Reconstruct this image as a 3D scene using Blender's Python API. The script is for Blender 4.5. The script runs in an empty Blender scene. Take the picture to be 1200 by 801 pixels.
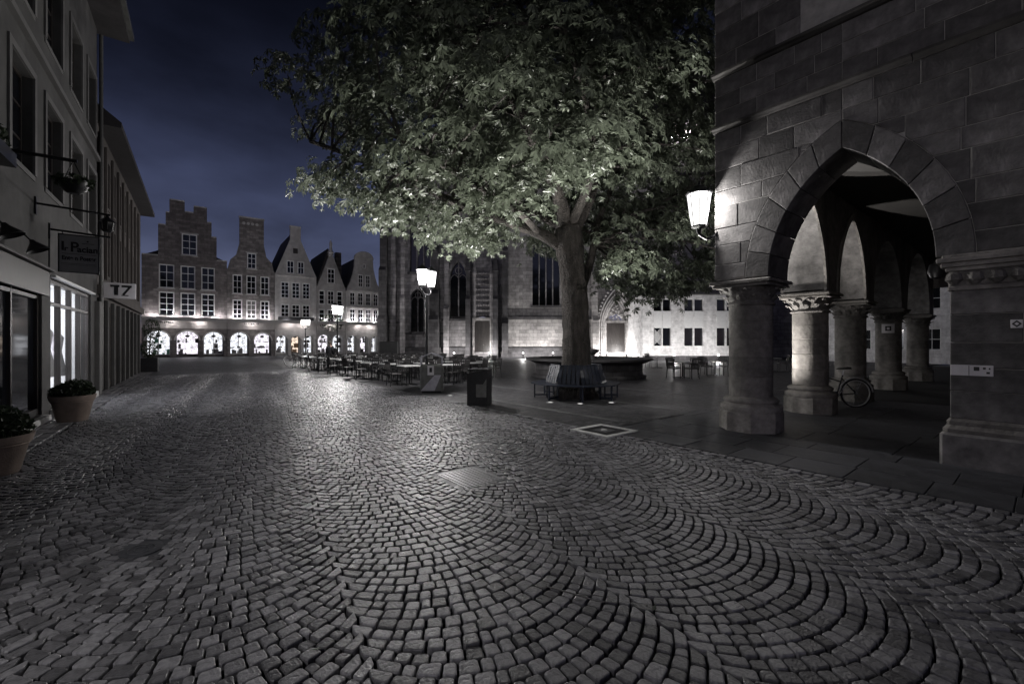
import bpy, bmesh, math, random
import numpy as np
from mathutils import Vector, Matrix

rnd = random.Random(7)
rng = np.random.default_rng(11)
R = math.radians
SC = bpy.context.scene
COL = SC.collection

# ------------------------------------------------------------------ camera
FPX = 515.0                      # focal length in pixels of the 1200 px wide photograph
CAM_H = 1.6
cam_d = bpy.data.cameras.new('camera')
cam_d.sensor_width = 36.0
cam_d.lens = FPX / 1200 * 36.0
cam_d.clip_start = 0.05
cam_d.clip_end = 2000
cam = bpy.data.objects.new('camera', cam_d)
COL.objects.link(cam)
cam.location = (0, 0, CAM_H)
cam.rotation_euler = (R(90), 0, 0)
SC.camera = cam

# ------------------------------------------------------------------ sky and light
SUN_EL, SUN_ROT = 22.0, 205.0
world = bpy.data.worlds.new('World')
SC.world = world
world.use_nodes = True
wn, wl = world.node_tree.nodes, world.node_tree.links
wn.clear()
w_out = wn.new('ShaderNodeOutputWorld')
w_bg = wn.new('ShaderNodeBackground')
w_sky = wn.new('ShaderNodeTexSky')
w_sky.sky_type = 'NISHITA'
w_sky.sun_disc = False
w_sky.sun_elevation = R(SUN_EL)
w_sky.sun_rotation = R(SUN_ROT)
w_sky.ozone_density = 6.0
w_sky.dust_density = 0.3
w_co = wn.new('ShaderNodeTexCoord')
w_no = wn.new('ShaderNodeTexNoise')
w_no.inputs['Scale'].default_value = 3.2
w_no.inputs['Detail'].default_value = 6
w_map = wn.new('ShaderNodeMapping')
w_map.inputs['Scale'].default_value = (1, 1, 2.4)
w_rmp = wn.new('ShaderNodeMapRange')
w_rmp.inputs['From Min'].default_value = 0.3
w_rmp.inputs['From Max'].default_value = 0.75
w_rmp.inputs['To Min'].default_value = 0.5
w_rmp.inputs['To Max'].default_value = 1.4
w_tint = wn.new('ShaderNodeMix'); w_tint.data_type = 'RGBA'; w_tint.blend_type = 'MULTIPLY'
w_tint.inputs[0].default_value = 1.0
w_tint.inputs[7].default_value = (1.2, 0.78, 1.0, 1)
w_mul = wn.new('ShaderNodeMix'); w_mul.data_type = 'RGBA'; w_mul.blend_type = 'MULTIPLY'
w_mul.inputs[0].default_value = 1.0
wl.new(w_co.outputs['Generated'], w_map.inputs[0])
wl.new(w_map.outputs[0], w_no.inputs['Vector'])
wl.new(w_no.outputs[0], w_rmp.inputs['Value'])
wl.new(w_sky.outputs[0], w_tint.inputs[6])
wl.new(w_tint.outputs[2], w_mul.inputs[6])
wl.new(w_rmp.outputs[0], w_mul.inputs[7])
w_hsv = wn.new('ShaderNodeHueSaturation')
w_hsv.inputs['Saturation'].default_value = 0.8
w_sep = wn.new('ShaderNodeSeparateXYZ')
wl.new(w_co.outputs['Generated'], w_sep.inputs[0])
w_el = wn.new('ShaderNodeMapRange')          # town glow: the sky is lighter low down, all the way round
w_el.interpolation_type = 'SMOOTHSTEP'
w_el.inputs['From Min'].default_value = 0.1
w_el.inputs['From Max'].default_value = 0.66
w_el.inputs['To Min'].default_value = 2.7
w_el.inputs['To Max'].default_value = 0.2
wl.new(w_sep.outputs[2], w_el.inputs[0])
w_mu2 = wn.new('ShaderNodeMix'); w_mu2.data_type = 'RGBA'; w_mu2.blend_type = 'MULTIPLY'
w_mu2.inputs[0].default_value = 1.0
wl.new(w_mul.outputs[2], w_mu2.inputs[6])
wl.new(w_el.outputs[0], w_mu2.inputs[7])
wl.new(w_mu2.outputs[2], w_hsv.inputs['Color'])
wl.new(w_hsv.outputs[0], w_bg.inputs[0])
w_bg.inputs[1].default_value = 0.011
wl.new(w_bg.outputs[0], w_out.inputs[0])

sun_d = bpy.data.lights.new('sun', 'SUN')
sun_d.energy = 0.004             # night: only a trace of sky glow from one side
sun_d.angle = R(12)
sun_d.color = (0.75, 0.8, 1.0)
sun = bpy.data.objects.new('sun', sun_d)
COL.objects.link(sun)
sun.rotation_euler = (R(90 - 35), 0, R(180 - SUN_ROT))

LAMP_W = 500.0                   # watts of each street lantern bulb
WALL_LAMP_W = 190.0
ASSUMED_LAMP_W = 190.0  # bulbs of the assumed lamp behind the camera
DOME_W = 380.0
ADDED_UPLIGHT_W = 2400.0  # strength of the uplights added to brighten the crown
SHOP_L = 1.5

vs = SC.view_settings
vs.view_transform = 'Standard'
vs.look = 'None'
vs.exposure = 0.0
vs.gamma = 1.0
SC.display_settings.display_device = 'sRGB'
cy = SC.cycles
cy.use_denoising = True
cy.max_bounces = 6
cy.diffuse_bounces = 3
cy.glossy_bounces = 3
cy.transmission_bounces = 4
cy.transparent_max_bounces = 8
cy.caustics_reflective = False
cy.caustics_refractive = False
cy.sample_clamp_indirect = 3.0
cy.use_light_tree = True

# ------------------------------------------------------------------ frames of the place
U = Vector((-0.632, 0.775, 0))           # along the arcade front, away from the camera
V = Vector((0.775, 0.632, 0))            # from the street into the arcade building
def SW(s, w, z=0.0):
    return Vector((s * U.x + w * V.x, s * U.y + w * V.y, z))
L0 = Vector((-12.65, 13.3, 0))           # joint of the two buildings on the left side
LD = Vector((-0.578, 0.816, 0))
LP = Vector((0.816, 0.578, 0))           # out of the left facade towards the street
def pix(x, y, D):
    return Vector(((x - 600) / FPX * D, D, CAM_H - (y - 400) / FPX * D))

# ------------------------------------------------------------------ materials
def new_mat(name):
    m = bpy.data.materials.new(name)
    m.use_nodes = True
    n = m.node_tree.nodes
    n.clear()
    out = n.new('ShaderNodeOutputMaterial')
    return m, n, m.node_tree.links, out

def surf(name, col, rough=0.7, var=0.3, scale=4.0, bump=0.2, bscale=40.0, objvar=0.0, island=0.0,
         metal=0.0, stain=0.0, spec=0.5, rvar=0.0, zstretch=1.0, bdist=0.01):
    """plain procedural surface: two tone noise, wear, fine relief"""
    m, n, l, out = new_mat(name)
    b = n.new('ShaderNodeBsdfPrincipled')
    co = n.new('ShaderNodeTexCoord')
    mp = n.new('ShaderNodeMapping')
    mp.inputs['Scale'].default_value = (1, 1, zstretch)
    l.new(co.outputs['Object'], mp.inputs[0])
    no = n.new('ShaderNodeTexNoise')
    no.inputs['Scale'].default_value = scale
    no.inputs['Detail'].default_value = 7
    no.inputs['Roughness'].default_value = 0.62
    l.new(mp.outputs[0], no.inputs['Vector'])
    mr = n.new('ShaderNodeMapRange')
    mr.inputs['From Min'].default_value = 0.28
    mr.inputs['From Max'].default_value = 0.72
    mr.inputs['To Min'].default_value = 1 - var
    mr.inputs['To Max'].default_value = 1 + var
    l.new(no.outputs[0], mr.inputs[0])
    val = mr.outputs[0]
    def mul(a, bsock):
        q = n.new('ShaderNodeMath'); q.operation = 'MULTIPLY'
        l.new(a, q.inputs[0]); l.new(bsock, q.inputs[1])
        return q.outputs[0]
    if objvar or island:
        oi = n.new('ShaderNodeObjectInfo')
        src = oi.outputs['Random']
        if island:
            ge = n.new('ShaderNodeNewGeometry')
            ad = n.new('ShaderNodeMath'); ad.operation = 'ADD'
            l.new(ge.outputs['Random Per Island'], ad.inputs[0]); l.new(oi.outputs['Random'], ad.inputs[1])
            fr = n.new('ShaderNodeMath'); fr.operation = 'FRACT'
            l.new(ad.outputs[0], fr.inputs[0])
            src = fr.outputs[0]
        a = max(objvar, island)
        r2 = n.new('ShaderNodeMapRange')
        r2.inputs['To Min'].default_value = 1 - a
        r2.inputs['To Max'].default_value = 1 + a
        l.new(src, r2.inputs[0])
        val = mul(val, r2.outputs[0])
    if stain:
        n2 = n.new('ShaderNodeTexNoise')
        n2.inputs['Scale'].default_value = scale * 0.22
        n2.inputs['Detail'].default_value = 5
        m2 = n.new('ShaderNodeMapping'); m2.inputs['Scale'].default_value = (1, 1, 0.35)
        l.new(co.outputs['Object'], m2.inputs[0]); l.new(m2.outputs[0], n2.inputs['Vector'])
        r3 = n.new('ShaderNodeMapRange')
        r3.inputs['From Min'].default_value = 0.35
        r3.inputs['From Max'].default_value = 0.6
        r3.inputs['To Min'].default_value = 1 - stain
        r3.inputs['To Max'].default_value = 1.0
        l.new(n2.outputs[0], r3.inputs[0])
        val = mul(val, r3.outputs[0])
    cm = n.new('ShaderNodeMix'); cm.data_type = 'RGBA'; cm.blend_type = 'MULTIPLY'
    cm.inputs[0].default_value = 1
    cm.inputs[6].default_value = (*col, 1)
    l.new(val, cm.inputs[7])
    l.new(cm.outputs[2], b.inputs['Base Color'])
    b.inputs['Roughness'].default_value = rough
    b.inputs['Metallic'].default_value = metal
    b.inputs['Specular IOR Level'].default_value = spec
    if rvar:
        r4 = n.new('ShaderNodeMapRange')
        r4.inputs['From Min'].default_value = 0.3
        r4.inputs['From Max'].default_value = 0.7
        r4.inputs['To Min'].default_value = rough - rvar
        r4.inputs['To Max'].default_value = rough + rvar
        l.new(no.outputs[0], r4.inputs[0])
        l.new(r4.outputs[0], b.inputs['Roughness'])
    if bump:
        bn = n.new('ShaderNodeTexNoise')
        bn.inputs['Scale'].default_value = bscale
        bn.inputs['Detail'].default_value = 5
        l.new(co.outputs['Object'], bn.inputs['Vector'])
        bu = n.new('ShaderNodeBump')
        bu.inputs['Strength'].default_value = bump
        bu.inputs['Distance'].default_value = bdist
        l.new(bn.outputs[0], bu.inputs['Height'])
        l.new(bu.outputs[0], b.inputs['Normal'])
    l.new(b.outputs[0], out.inputs[0])
    return m

def emit(name, col, strength, both=False):
    m, n, l, out = new_mat(name)
    e = n.new('ShaderNodeEmission')
    e.inputs[0].default_value = (*col, 1)
    e.inputs[1].default_value = strength
    l.new(e.outputs[0], out.inputs[0])
    return m

def glow_glass(name, col, strength):
    """lamp glass: lets the light of the bulb inside through and glows itself"""
    m, n, l, out = new_mat(name)
    t = n.new('ShaderNodeBsdfTransparent'); t.inputs[0].default_value = (0.95, 0.95, 0.95, 1)
    e = n.new('ShaderNodeEmission'); e.inputs[0].default_value = (*col, 1); e.inputs[1].default_value = strength
    a = n.new('ShaderNodeAddShader')
    l.new(t.outputs[0], a.inputs[0]); l.new(e.outputs[0], a.inputs[1]); l.new(a.outputs[0], out.inputs[0])
    m.cycles.emission_sampling = 'NONE'
    return m

def interior(name, col, strength):
    """lit back wall of a shop window: shelves and goods read as uneven light"""
    m, n, l, out = new_mat(name)
    e = n.new('ShaderNodeEmission')
    co = n.new('ShaderNodeTexCoord')
    br = n.new('ShaderNodeTexBrick')
    br.inputs['Scale'].default_value = 2.6
    br.inputs['Color1'].default_value = (1, 1, 1, 1)
    br.inputs['Color2'].default_value = (0.35, 0.36, 0.42, 1)
    br.inputs['Mortar'].default_value = (0.75, 0.75, 0.8, 1)
    br.inputs['Mortar Size'].default_value = 0.03
    br.inputs['Bias'].default_value = -0.3
    sx = n.new('ShaderNodeSeparateXYZ'); cx = n.new('ShaderNodeCombineXYZ')
    l.new(co.outputs['Object'], sx.inputs[0])
    l.new(sx.outputs[0], cx.inputs[0]); l.new(sx.outputs[2], cx.inputs[1])
    l.new(cx.outputs[0], br.inputs['Vector'])
    no = n.new('ShaderNodeTexNoise'); no.inputs['Scale'].default_value = 5
    l.new(co.outputs['Object'], no.inputs['Vector'])
    r = n.new('ShaderNodeMapRange')
    r.inputs['From Min'].default_value = 0.35; r.inputs['From Max'].default_value = 0.6
    r.inputs['To Min'].default_value = 0.45; r.inputs['To Max'].default_value = 1.2
    l.new(no.outputs[0], r.inputs[0])
    mx = n.new('ShaderNodeMix'); mx.data_type = 'RGBA'; mx.blend_type = 'MULTIPLY'; mx.inputs[0].default_value = 1
    l.new(br.outputs[0], mx.inputs[6]); l.new(r.outputs[0], mx.inputs[7])
    m2 = n.new('ShaderNodeMix'); m2.data_type = 'RGBA'; m2.blend_type = 'MULTIPLY'; m2.inputs[0].default_value = 1
    m2.inputs[7].default_value = (*col, 1)
    l.new(mx.outputs[2], m2.inputs[6])
    l.new(m2.outputs[2], e.inputs[0])
    e.inputs[1].default_value = strength
    l.new(e.outputs[0], out.inputs[0])
    return m

def glass_clear(name):
    m, n, l, out = new_mat(name)
    t = n.new('ShaderNodeBsdfTransparent'); t.inputs[0].default_value = (0.9, 0.92, 0.92, 1)
    g = n.new('ShaderNodeBsdfGlossy'); g.inputs['Roughness'].default_value = 0.03
    mx = n.new('ShaderNodeMixShader')
    mx.inputs[0].default_value = 0.07
    l.new(t.outputs[0], mx.inputs[1]); l.new(g.outputs[0], mx.inputs[2])
    l.new(mx.outputs[0], out.inputs[0])
    return m

def leaf_mat(name, col, trans=0.3, rough=0.45):
    m, n, l, out = new_mat(name)
    ge = n.new('ShaderNodeNewGeometry')
    mr = n.new('ShaderNodeMapRange'); mr.inputs['To Min'].default_value = 0.55; mr.inputs['To Max'].default_value = 1.45
    l.new(ge.outputs['Random Per Island'], mr.inputs[0])
    cm = n.new('ShaderNodeMix'); cm.data_type = 'RGBA'; cm.blend_type = 'MULTIPLY'; cm.inputs[0].default_value = 1
    cm.inputs[6].default_value = (*col, 1)
    l.new(mr.outputs[0], cm.inputs[7])
    b = n.new('ShaderNodeBsdfPrincipled')
    b.inputs['Roughness'].default_value = rough
    b.inputs['Specular IOR Level'].default_value = 0.4
    l.new(cm.outputs[2], b.inputs['Base Color'])
    t = n.new('ShaderNodeBsdfTranslucent')
    l.new(cm.outputs[2], t.inputs[0])
    mx = n.new('ShaderNodeMixShader'); mx.inputs[0].default_value = trans
    l.new(b.outputs[0], mx.inputs[1]); l.new(t.outputs[0], mx.inputs[2])
    l.new(mx.outputs[0], out.inputs[0])
    return m

def setts_mat(name, col, size=0.1, rough=0.5):
    """paving too far off to tell the stones apart"""
    m, n, l, out = new_mat(name)
    b = n.new('ShaderNodeBsdfPrincipled')
    co = n.new('ShaderNodeTexCoord')
    mp = n.new('ShaderNodeMapping'); mp.inputs['Rotation'].default_value = (0, 0, R(40))
    l.new(co.outputs['Object'], mp.inputs[0])
    vo = n.new('ShaderNodeTexVoronoi'); vo.feature = 'F1'; vo.distance = 'CHEBYCHEV'
    vo.inputs['Scale'].default_value = 1 / size; vo.inputs['Randomness'].default_value = 0.45
    l.new(mp.outputs[0], vo.inputs['Vector'])
    ve = n.new('ShaderNodeTexVoronoi'); ve.feature = 'DISTANCE_TO_EDGE'
    ve.inputs['Scale'].default_value = 1 / size; ve.inputs['Randomness'].default_value = 0.45
    l.new(mp.outputs[0], ve.inputs['Vector'])
    sp = n.new('ShaderNodeSeparateColor'); l.new(vo.outputs['Color'], sp.inputs[0])
    r1 = n.new('ShaderNodeMapRange'); r1.inputs['To Min'].default_value = 0.55; r1.inputs['To Max'].default_value = 1.4
    l.new(sp.outputs[0], r1.inputs[0])
    r2 = n.new('ShaderNodeMapRange'); r2.inputs['From Max'].default_value = 0.09
    r2.inputs['To Min'].default_value = 0.35; r2.inputs['To Max'].default_value = 1
    l.new(ve.outputs['Distance'], r2.inputs[0])
    no = n.new('ShaderNodeTexNoise'); no.inputs['Scale'].default_value = 0.5; no.inputs['Detail'].default_value = 5
    l.new(co.outputs['Object'], no.inputs['Vector'])
    r3 = n.new('ShaderNodeMapRange'); r3.inputs['From Min'].default_value = 0.3; r3.inputs['From Max'].default_value = 0.7
    r3.inputs['To Min'].default_value = 0.6; r3.inputs['To Max'].default_value = 1.3
    l.new(no.outputs[0], r3.inputs[0])
    a = n.new('ShaderNodeMath'); a.operation = 'MULTIPLY'; l.new(r1.outputs[0], a.inputs[0]); l.new(r2.outputs[0], a.inputs[1])
    c = n.new('ShaderNodeMath'); c.operation = 'MULTIPLY'; l.new(a.outputs[0], c.inputs[0]); l.new(r3.outputs[0], c.inputs[1])
    cm = n.new('ShaderNodeMix'); cm.data_type = 'RGBA'; cm.blend_type = 'MULTIPLY'; cm.inputs[0].default_value = 1
    cm.inputs[6].default_value = (*col, 1); l.new(c.outputs[0], cm.inputs[7])
    l.new(cm.outputs[2], b.inputs['Base Color'])
    b.inputs['Roughness'].default_value = rough
    bu = n.new('ShaderNodeBump'); bu.inputs['Strength'].default_value = 0.7; bu.inputs['Distance'].default_value = 0.02
    l.new(r2.outputs[0], bu.inputs['Height']); l.new(bu.outputs[0], b.inputs['Normal'])
    l.new(b.outputs[0], out.inputs[0])
    return m

def ashlar(name, col, bw, bh, joint=0.55, var=0.35, stain=0.4):
    """far walls whose courses are too small to build"""
    m, n, l, out = new_mat(name)
    b = n.new('ShaderNodeBsdfPrincipled'); b.inputs['Roughness'].default_value = 0.88
    co = n.new('ShaderNodeTexCoord'); sx = n.new('ShaderNodeSeparateXYZ'); cx = n.new('ShaderNodeCombineXYZ')
    l.new(co.outputs['Object'], sx.inputs[0])
    ad = n.new('ShaderNodeMath'); ad.operation = 'ADD'; l.new(sx.outputs[0], ad.inputs[0]); l.new(sx.outputs[1], ad.inputs[1])
    l.new(ad.outputs[0], cx.inputs[0]); l.new(sx.outputs[2], cx.inputs[1])
    br = n.new('ShaderNodeTexBrick')
    br.inputs['Scale'].default_value = 1.0; br.inputs['Brick Width'].default_value = bw; br.inputs['Row Height'].default_value = bh
    br.inputs['Mortar Size'].default_value = 0.018; br.inputs['Mortar Smooth'].default_value = 0.3
    br.inputs['Color1'].default_value = (1 + var, 1 + var, 1 + var, 1); br.inputs['Color2'].default_value = (1 - var, 1 - var, 1 - var, 1)
    br.inputs['Mortar'].default_value = (joint, joint, joint, 1)
    l.new(cx.outputs[0], br.inputs['Vector'])
    def nz(sc, lo, hi, z=1.0):
        no = n.new('ShaderNodeTexNoise'); no.inputs['Scale'].default_value = sc; no.inputs['Detail'].default_value = 7; no.inputs['Roughness'].default_value = 0.65
        mp = n.new('ShaderNodeMapping'); mp.inputs['Scale'].default_value = (1, 1, z); l.new(co.outputs['Object'], mp.inputs[0]); l.new(mp.outputs[0], no.inputs['Vector'])
        r = n.new('ShaderNodeMapRange'); r.inputs['From Min'].default_value = 0.33; r.inputs['From Max'].default_value = 0.66; r.inputs['To Min'].default_value = lo; r.inputs['To Max'].default_value = hi
        l.new(no.outputs[0], r.inputs[0]); return r.outputs[0]
    def mulc(a, bs):
        q = n.new('ShaderNodeMix'); q.data_type = 'RGBA'; q.blend_type = 'MULTIPLY'; q.inputs[0].default_value = 1
        l.new(a, q.inputs[6])
        if isinstance(bs, tuple): q.inputs[7].default_value = (*bs, 1)
        else: l.new(bs, q.inputs[7])
        return q.outputs[2]
    c = mulc(mulc(mulc(br.outputs[0], col), nz(2.2, 0.7, 1.25)), nz(0.5, 1 - stain, 1.1, 0.4))
    l.new(c, b.inputs['Base Color'])
    bu = n.new('ShaderNodeBump'); bu.inputs['Strength'].default_value = 0.5; bu.inputs['Distance'].default_value = 0.04
    l.new(br.outputs[0], bu.inputs['Height']); l.new(bu.outputs[0], b.inputs['Normal'])
    l.new(b.outputs[0], out.inputs[0])
    return m

M = {}
M['cobble'] = surf('cobble', (0.18, 0.177, 0.188), 0.37, 0.42, 26, 0.8, 60, island=0.55, rvar=0.14, bdist=0.008)
M['joint'] = surf('joint', (0.012, 0.012, 0.013), 0.9, 0.4, 30, 0.4, 150)
M['setts'] = setts_mat('setts', (0.105, 0.105, 0.115), 0.12, 0.5)
M['terrace'] = setts_mat('terrace', (0.065, 0.064, 0.07), 0.15, 0.55)
M['slab'] = surf('slab', (0.062, 0.063, 0.072), 0.55, 0.25, 5, 0.2, 60, objvar=0.28, rvar=0.12, stain=0.3)
M['slab_pale'] = surf('slab_pale', (0.15, 0.15, 0.155), 0.6, 0.3, 6, 0.25, 60, stain=0.5)
M['plate'] = surf('plate', (0.17, 0.17, 0.18), 0.42, 0.3, 12, 0.3, 60, metal=0.5, rvar=0.1)
M['iron'] = surf('iron', (0.02, 0.02, 0.022), 0.45, 0.3, 10, 0.1, 80, metal=0.4)
M['pale_stone'] = surf('pale_stone', (0.62, 0.62, 0.61), 0.7, 0.25, 8, 0.2, 60)
M['sandstone'] = surf('sandstone', (0.18, 0.173, 0.17), 0.82, 0.5, 6, 0.4, 30, objvar=0.45, stain=0.55, bdist=0.012)
M['shaded_ledge_stone'] = surf('shaded_ledge_stone', (0.045, 0.042, 0.041), 0.85, 0.4, 5, 0.6, 26, stain=0.4)  # string course stone coloured darker to stand for their shadow gap
M['sandstone_col'] = surf('sandstone_col', (0.27, 0.255, 0.238), 0.8, 0.4, 7, 0.8, 24, objvar=0.2, stain=0.55, bdist=0.016)
M['mortar'] = surf('mortar', (0.4, 0.39, 0.37), 0.9, 0.3, 6, 0.3, 60)
M['carved'] = surf('carved', (0.2, 0.19, 0.18), 0.85, 0.4, 14, 0.9, 40, stain=0.4, bdist=0.02)
M['plaster'] = surf('plaster', (0.09, 0.088, 0.087), 0.85, 0.25, 2.5, 0.35, 40, stain=0.45)
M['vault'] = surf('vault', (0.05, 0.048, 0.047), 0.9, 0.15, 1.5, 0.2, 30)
M['brown_plaster'] = surf('brown_plaster', (0.085, 0.075, 0.07), 0.85, 0.2, 1.2, 0.25, 50, stain=0.3)
M['trim'] = surf('trim', (0.13, 0.127, 0.125), 0.7, 0.15, 4, 0.15, 50, stain=0.2)
M['white_paint'] = surf('white_paint', (0.72, 0.72, 0.72), 0.45, 0.08, 5, 0.05, 40)
M['dark_wood'] = surf('dark_wood', (0.035, 0.03, 0.028), 0.4, 0.3, 6, 0.15, 60, zstretch=0.2)
M['roof'] = surf('roof', (0.035, 0.032, 0.034), 0.75, 0.3, 3, 0.5, 14)
M['dark_glass'] = surf('dark_glass', (0.008, 0.009, 0.012), 0.06, 0.3, 2, 0.03, 3, spec=0.8)
M['glass'] = glass_clear('glass')
M['black_metal'] = surf('black_metal', (0.014, 0.014, 0.016), 0.4, 0.25, 8, 0.08, 60, metal=0.2)
M['steel'] = surf('steel', (0.38, 0.38, 0.4), 0.35, 0.2, 8, 0.06, 60, metal=0.9)
M['blue_metal'] = surf('blue_metal', (0.016, 0.021, 0.036), 0.4, 0.3, 10, 0.1, 60)
M['table_top'] = surf('table_top', (0.55, 0.55, 0.55), 0.35, 0.15, 8, 0.05, 60)
M['rattan'] = surf('rattan', (0.035, 0.033, 0.034), 0.55, 0.3, 30, 0.3, 160)
M['terracotta'] = surf('terracotta', (0.30, 0.235, 0.20), 0.8, 0.2, 7, 0.3, 60, stain=0.3)
M['soil'] = surf('soil', (0.02, 0.016, 0.013), 0.95, 0.4, 20, 0.6, 60)
M['bark'] = surf('bark', (0.08, 0.07, 0.064), 0.9, 0.7, 13, 1.0, 30, stain=0.5, zstretch=0.22, bdist=0.12)
M['leaf'] = leaf_mat('leaf', (0.1, 0.115, 0.086), 0.3, 0.36)
M['shrub'] = leaf_mat('shrub', (0.035, 0.05, 0.028), 0.2)
M['ivy'] = leaf_mat('ivy', (0.04, 0.055, 0.035), 0.2)
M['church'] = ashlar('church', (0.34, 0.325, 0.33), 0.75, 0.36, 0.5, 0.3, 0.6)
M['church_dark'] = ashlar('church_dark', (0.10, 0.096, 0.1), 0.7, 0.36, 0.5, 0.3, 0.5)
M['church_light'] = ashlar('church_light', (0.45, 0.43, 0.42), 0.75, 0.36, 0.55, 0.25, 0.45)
M['portal_stone'] = ashlar('portal_stone', (0.66, 0.64, 0.63), 0.6, 0.4, 0.7, 0.12, 0.3)
M['white_wall'] = ashlar('white_wall', (0.74, 0.73, 0.73), 1.4, 0.5, 0.8, 0.06, 0.2)
M['brick_dark'] = ashlar('brick_dark', (0.17, 0.155, 0.152), 0.6, 0.28, 0.7, 0.3, 0.35)
M['brick_mid'] = ashlar('brick_mid', (0.22, 0.205, 0.2), 0.6, 0.28, 0.7, 0.3, 0.35)
M['stone_pale'] = surf('stone_pale', (0.5, 0.49, 0.48), 0.85, 0.22, 2.0, 0.3, 16, stain=0.3)
M['stone_warm'] = surf('stone_warm', (0.38, 0.37, 0.36), 0.85, 0.22, 2.0, 0.3, 16, stain=0.3)
M['fascia'] = surf('fascia', (0.4, 0.38, 0.37), 0.8, 0.12, 2, 0.1, 20)
M['sign_board'] = surf('sign_board', (0.24, 0.24, 0.25), 0.5, 0.12, 6, 0.05, 40)
M['sign_white'] = surf('sign_white', (0.62, 0.6, 0.62), 0.4, 0.08, 6, 0.03, 40)
M['ink'] = surf('ink', (0.008, 0.008, 0.009), 0.5, 0.1, 6, 0.0, 40)
M['skin'] = surf('skin', (0.42, 0.28, 0.21), 0.6, 0.08, 8, 0.05, 60)
M['coat'] = surf('coat', (0.018, 0.018, 0.022), 0.85, 0.2, 9, 0.3, 60)
M['hair'] = surf('hair', (0.02, 0.016, 0.012), 0.6, 0.3, 30, 0.2, 90)
M['dress'] = surf('dress', (0.6, 0.56, 0.56), 0.85, 0.15, 5, 0.2, 30)
M['goods'] = surf('goods', (0.2, 0.19, 0.2), 0.7, 0.5, 5, 0.1, 30, objvar=0.9)
M['goods_green'] = surf('goods_green', (0.10, 0.26, 0.19), 0.7, 0.5, 5, 0.1, 30, objvar=0.6)
M['goods_warm'] = surf('goods_warm', (0.4, 0.24, 0.14), 0.7, 0.4, 5, 0.1, 30, island=0.6)
M['water'] = surf('water', (0.01, 0.012, 0.014), 0.05, 0.2, 3, 0.2, 10)
M['rubber'] = surf('rubber', (0.012, 0.012, 0.012), 0.7, 0.2, 20, 0.1, 90)
M['tin'] = surf('tin', (0.14, 0.14, 0.135), 0.5, 0.25, 7, 0.1, 50, metal=0.3, stain=0.3)
M['lantern'] = glow_glass('lantern_light', (1.0, 0.97, 0.95), 1.6)
M['wall_lantern'] = glow_glass('wall_lantern_light', (1.0, 0.98, 0.96), 1.6)
M['uplight'] = emit('uplight', (1.0, 0.98, 0.94), 1.5)  # lens glow of the added uplights
M['dome'] = glow_glass('dome_light', (1.0, 0.97, 0.98), 3.0)
M['assumed_strip_lamp'] = emit('assumed_strip_lamp', (1.0, 0.93, 0.92), 170.0)  # glow of lamp strips assumed under the cornices and at the church parapet
M['lit_pane'] = emit('lit_pane', (1.0, 0.96, 0.95), 0.1)
M['assumed_cornice_lamp'] = emit('assumed_cornice_lamp', (1.0, 0.95, 0.97), 520.0)  # glow of lamps assumed on the cornices to brighten the facades
M['shop_cool'] = interior('shop_cool', (0.95, 0.97, 1.0), SHOP_L)
M['shop_warm'] = interior('shop_warm', (1.0, 0.8, 0.62), SHOP_L * 0.9)
M['shop_lilac'] = interior('shop_lilac', (1.0, 0.94, 1.0), SHOP_L)
M['shop_left'] = interior('shop_left', (0.98, 0.96, 1.0), 6.0)

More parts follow.
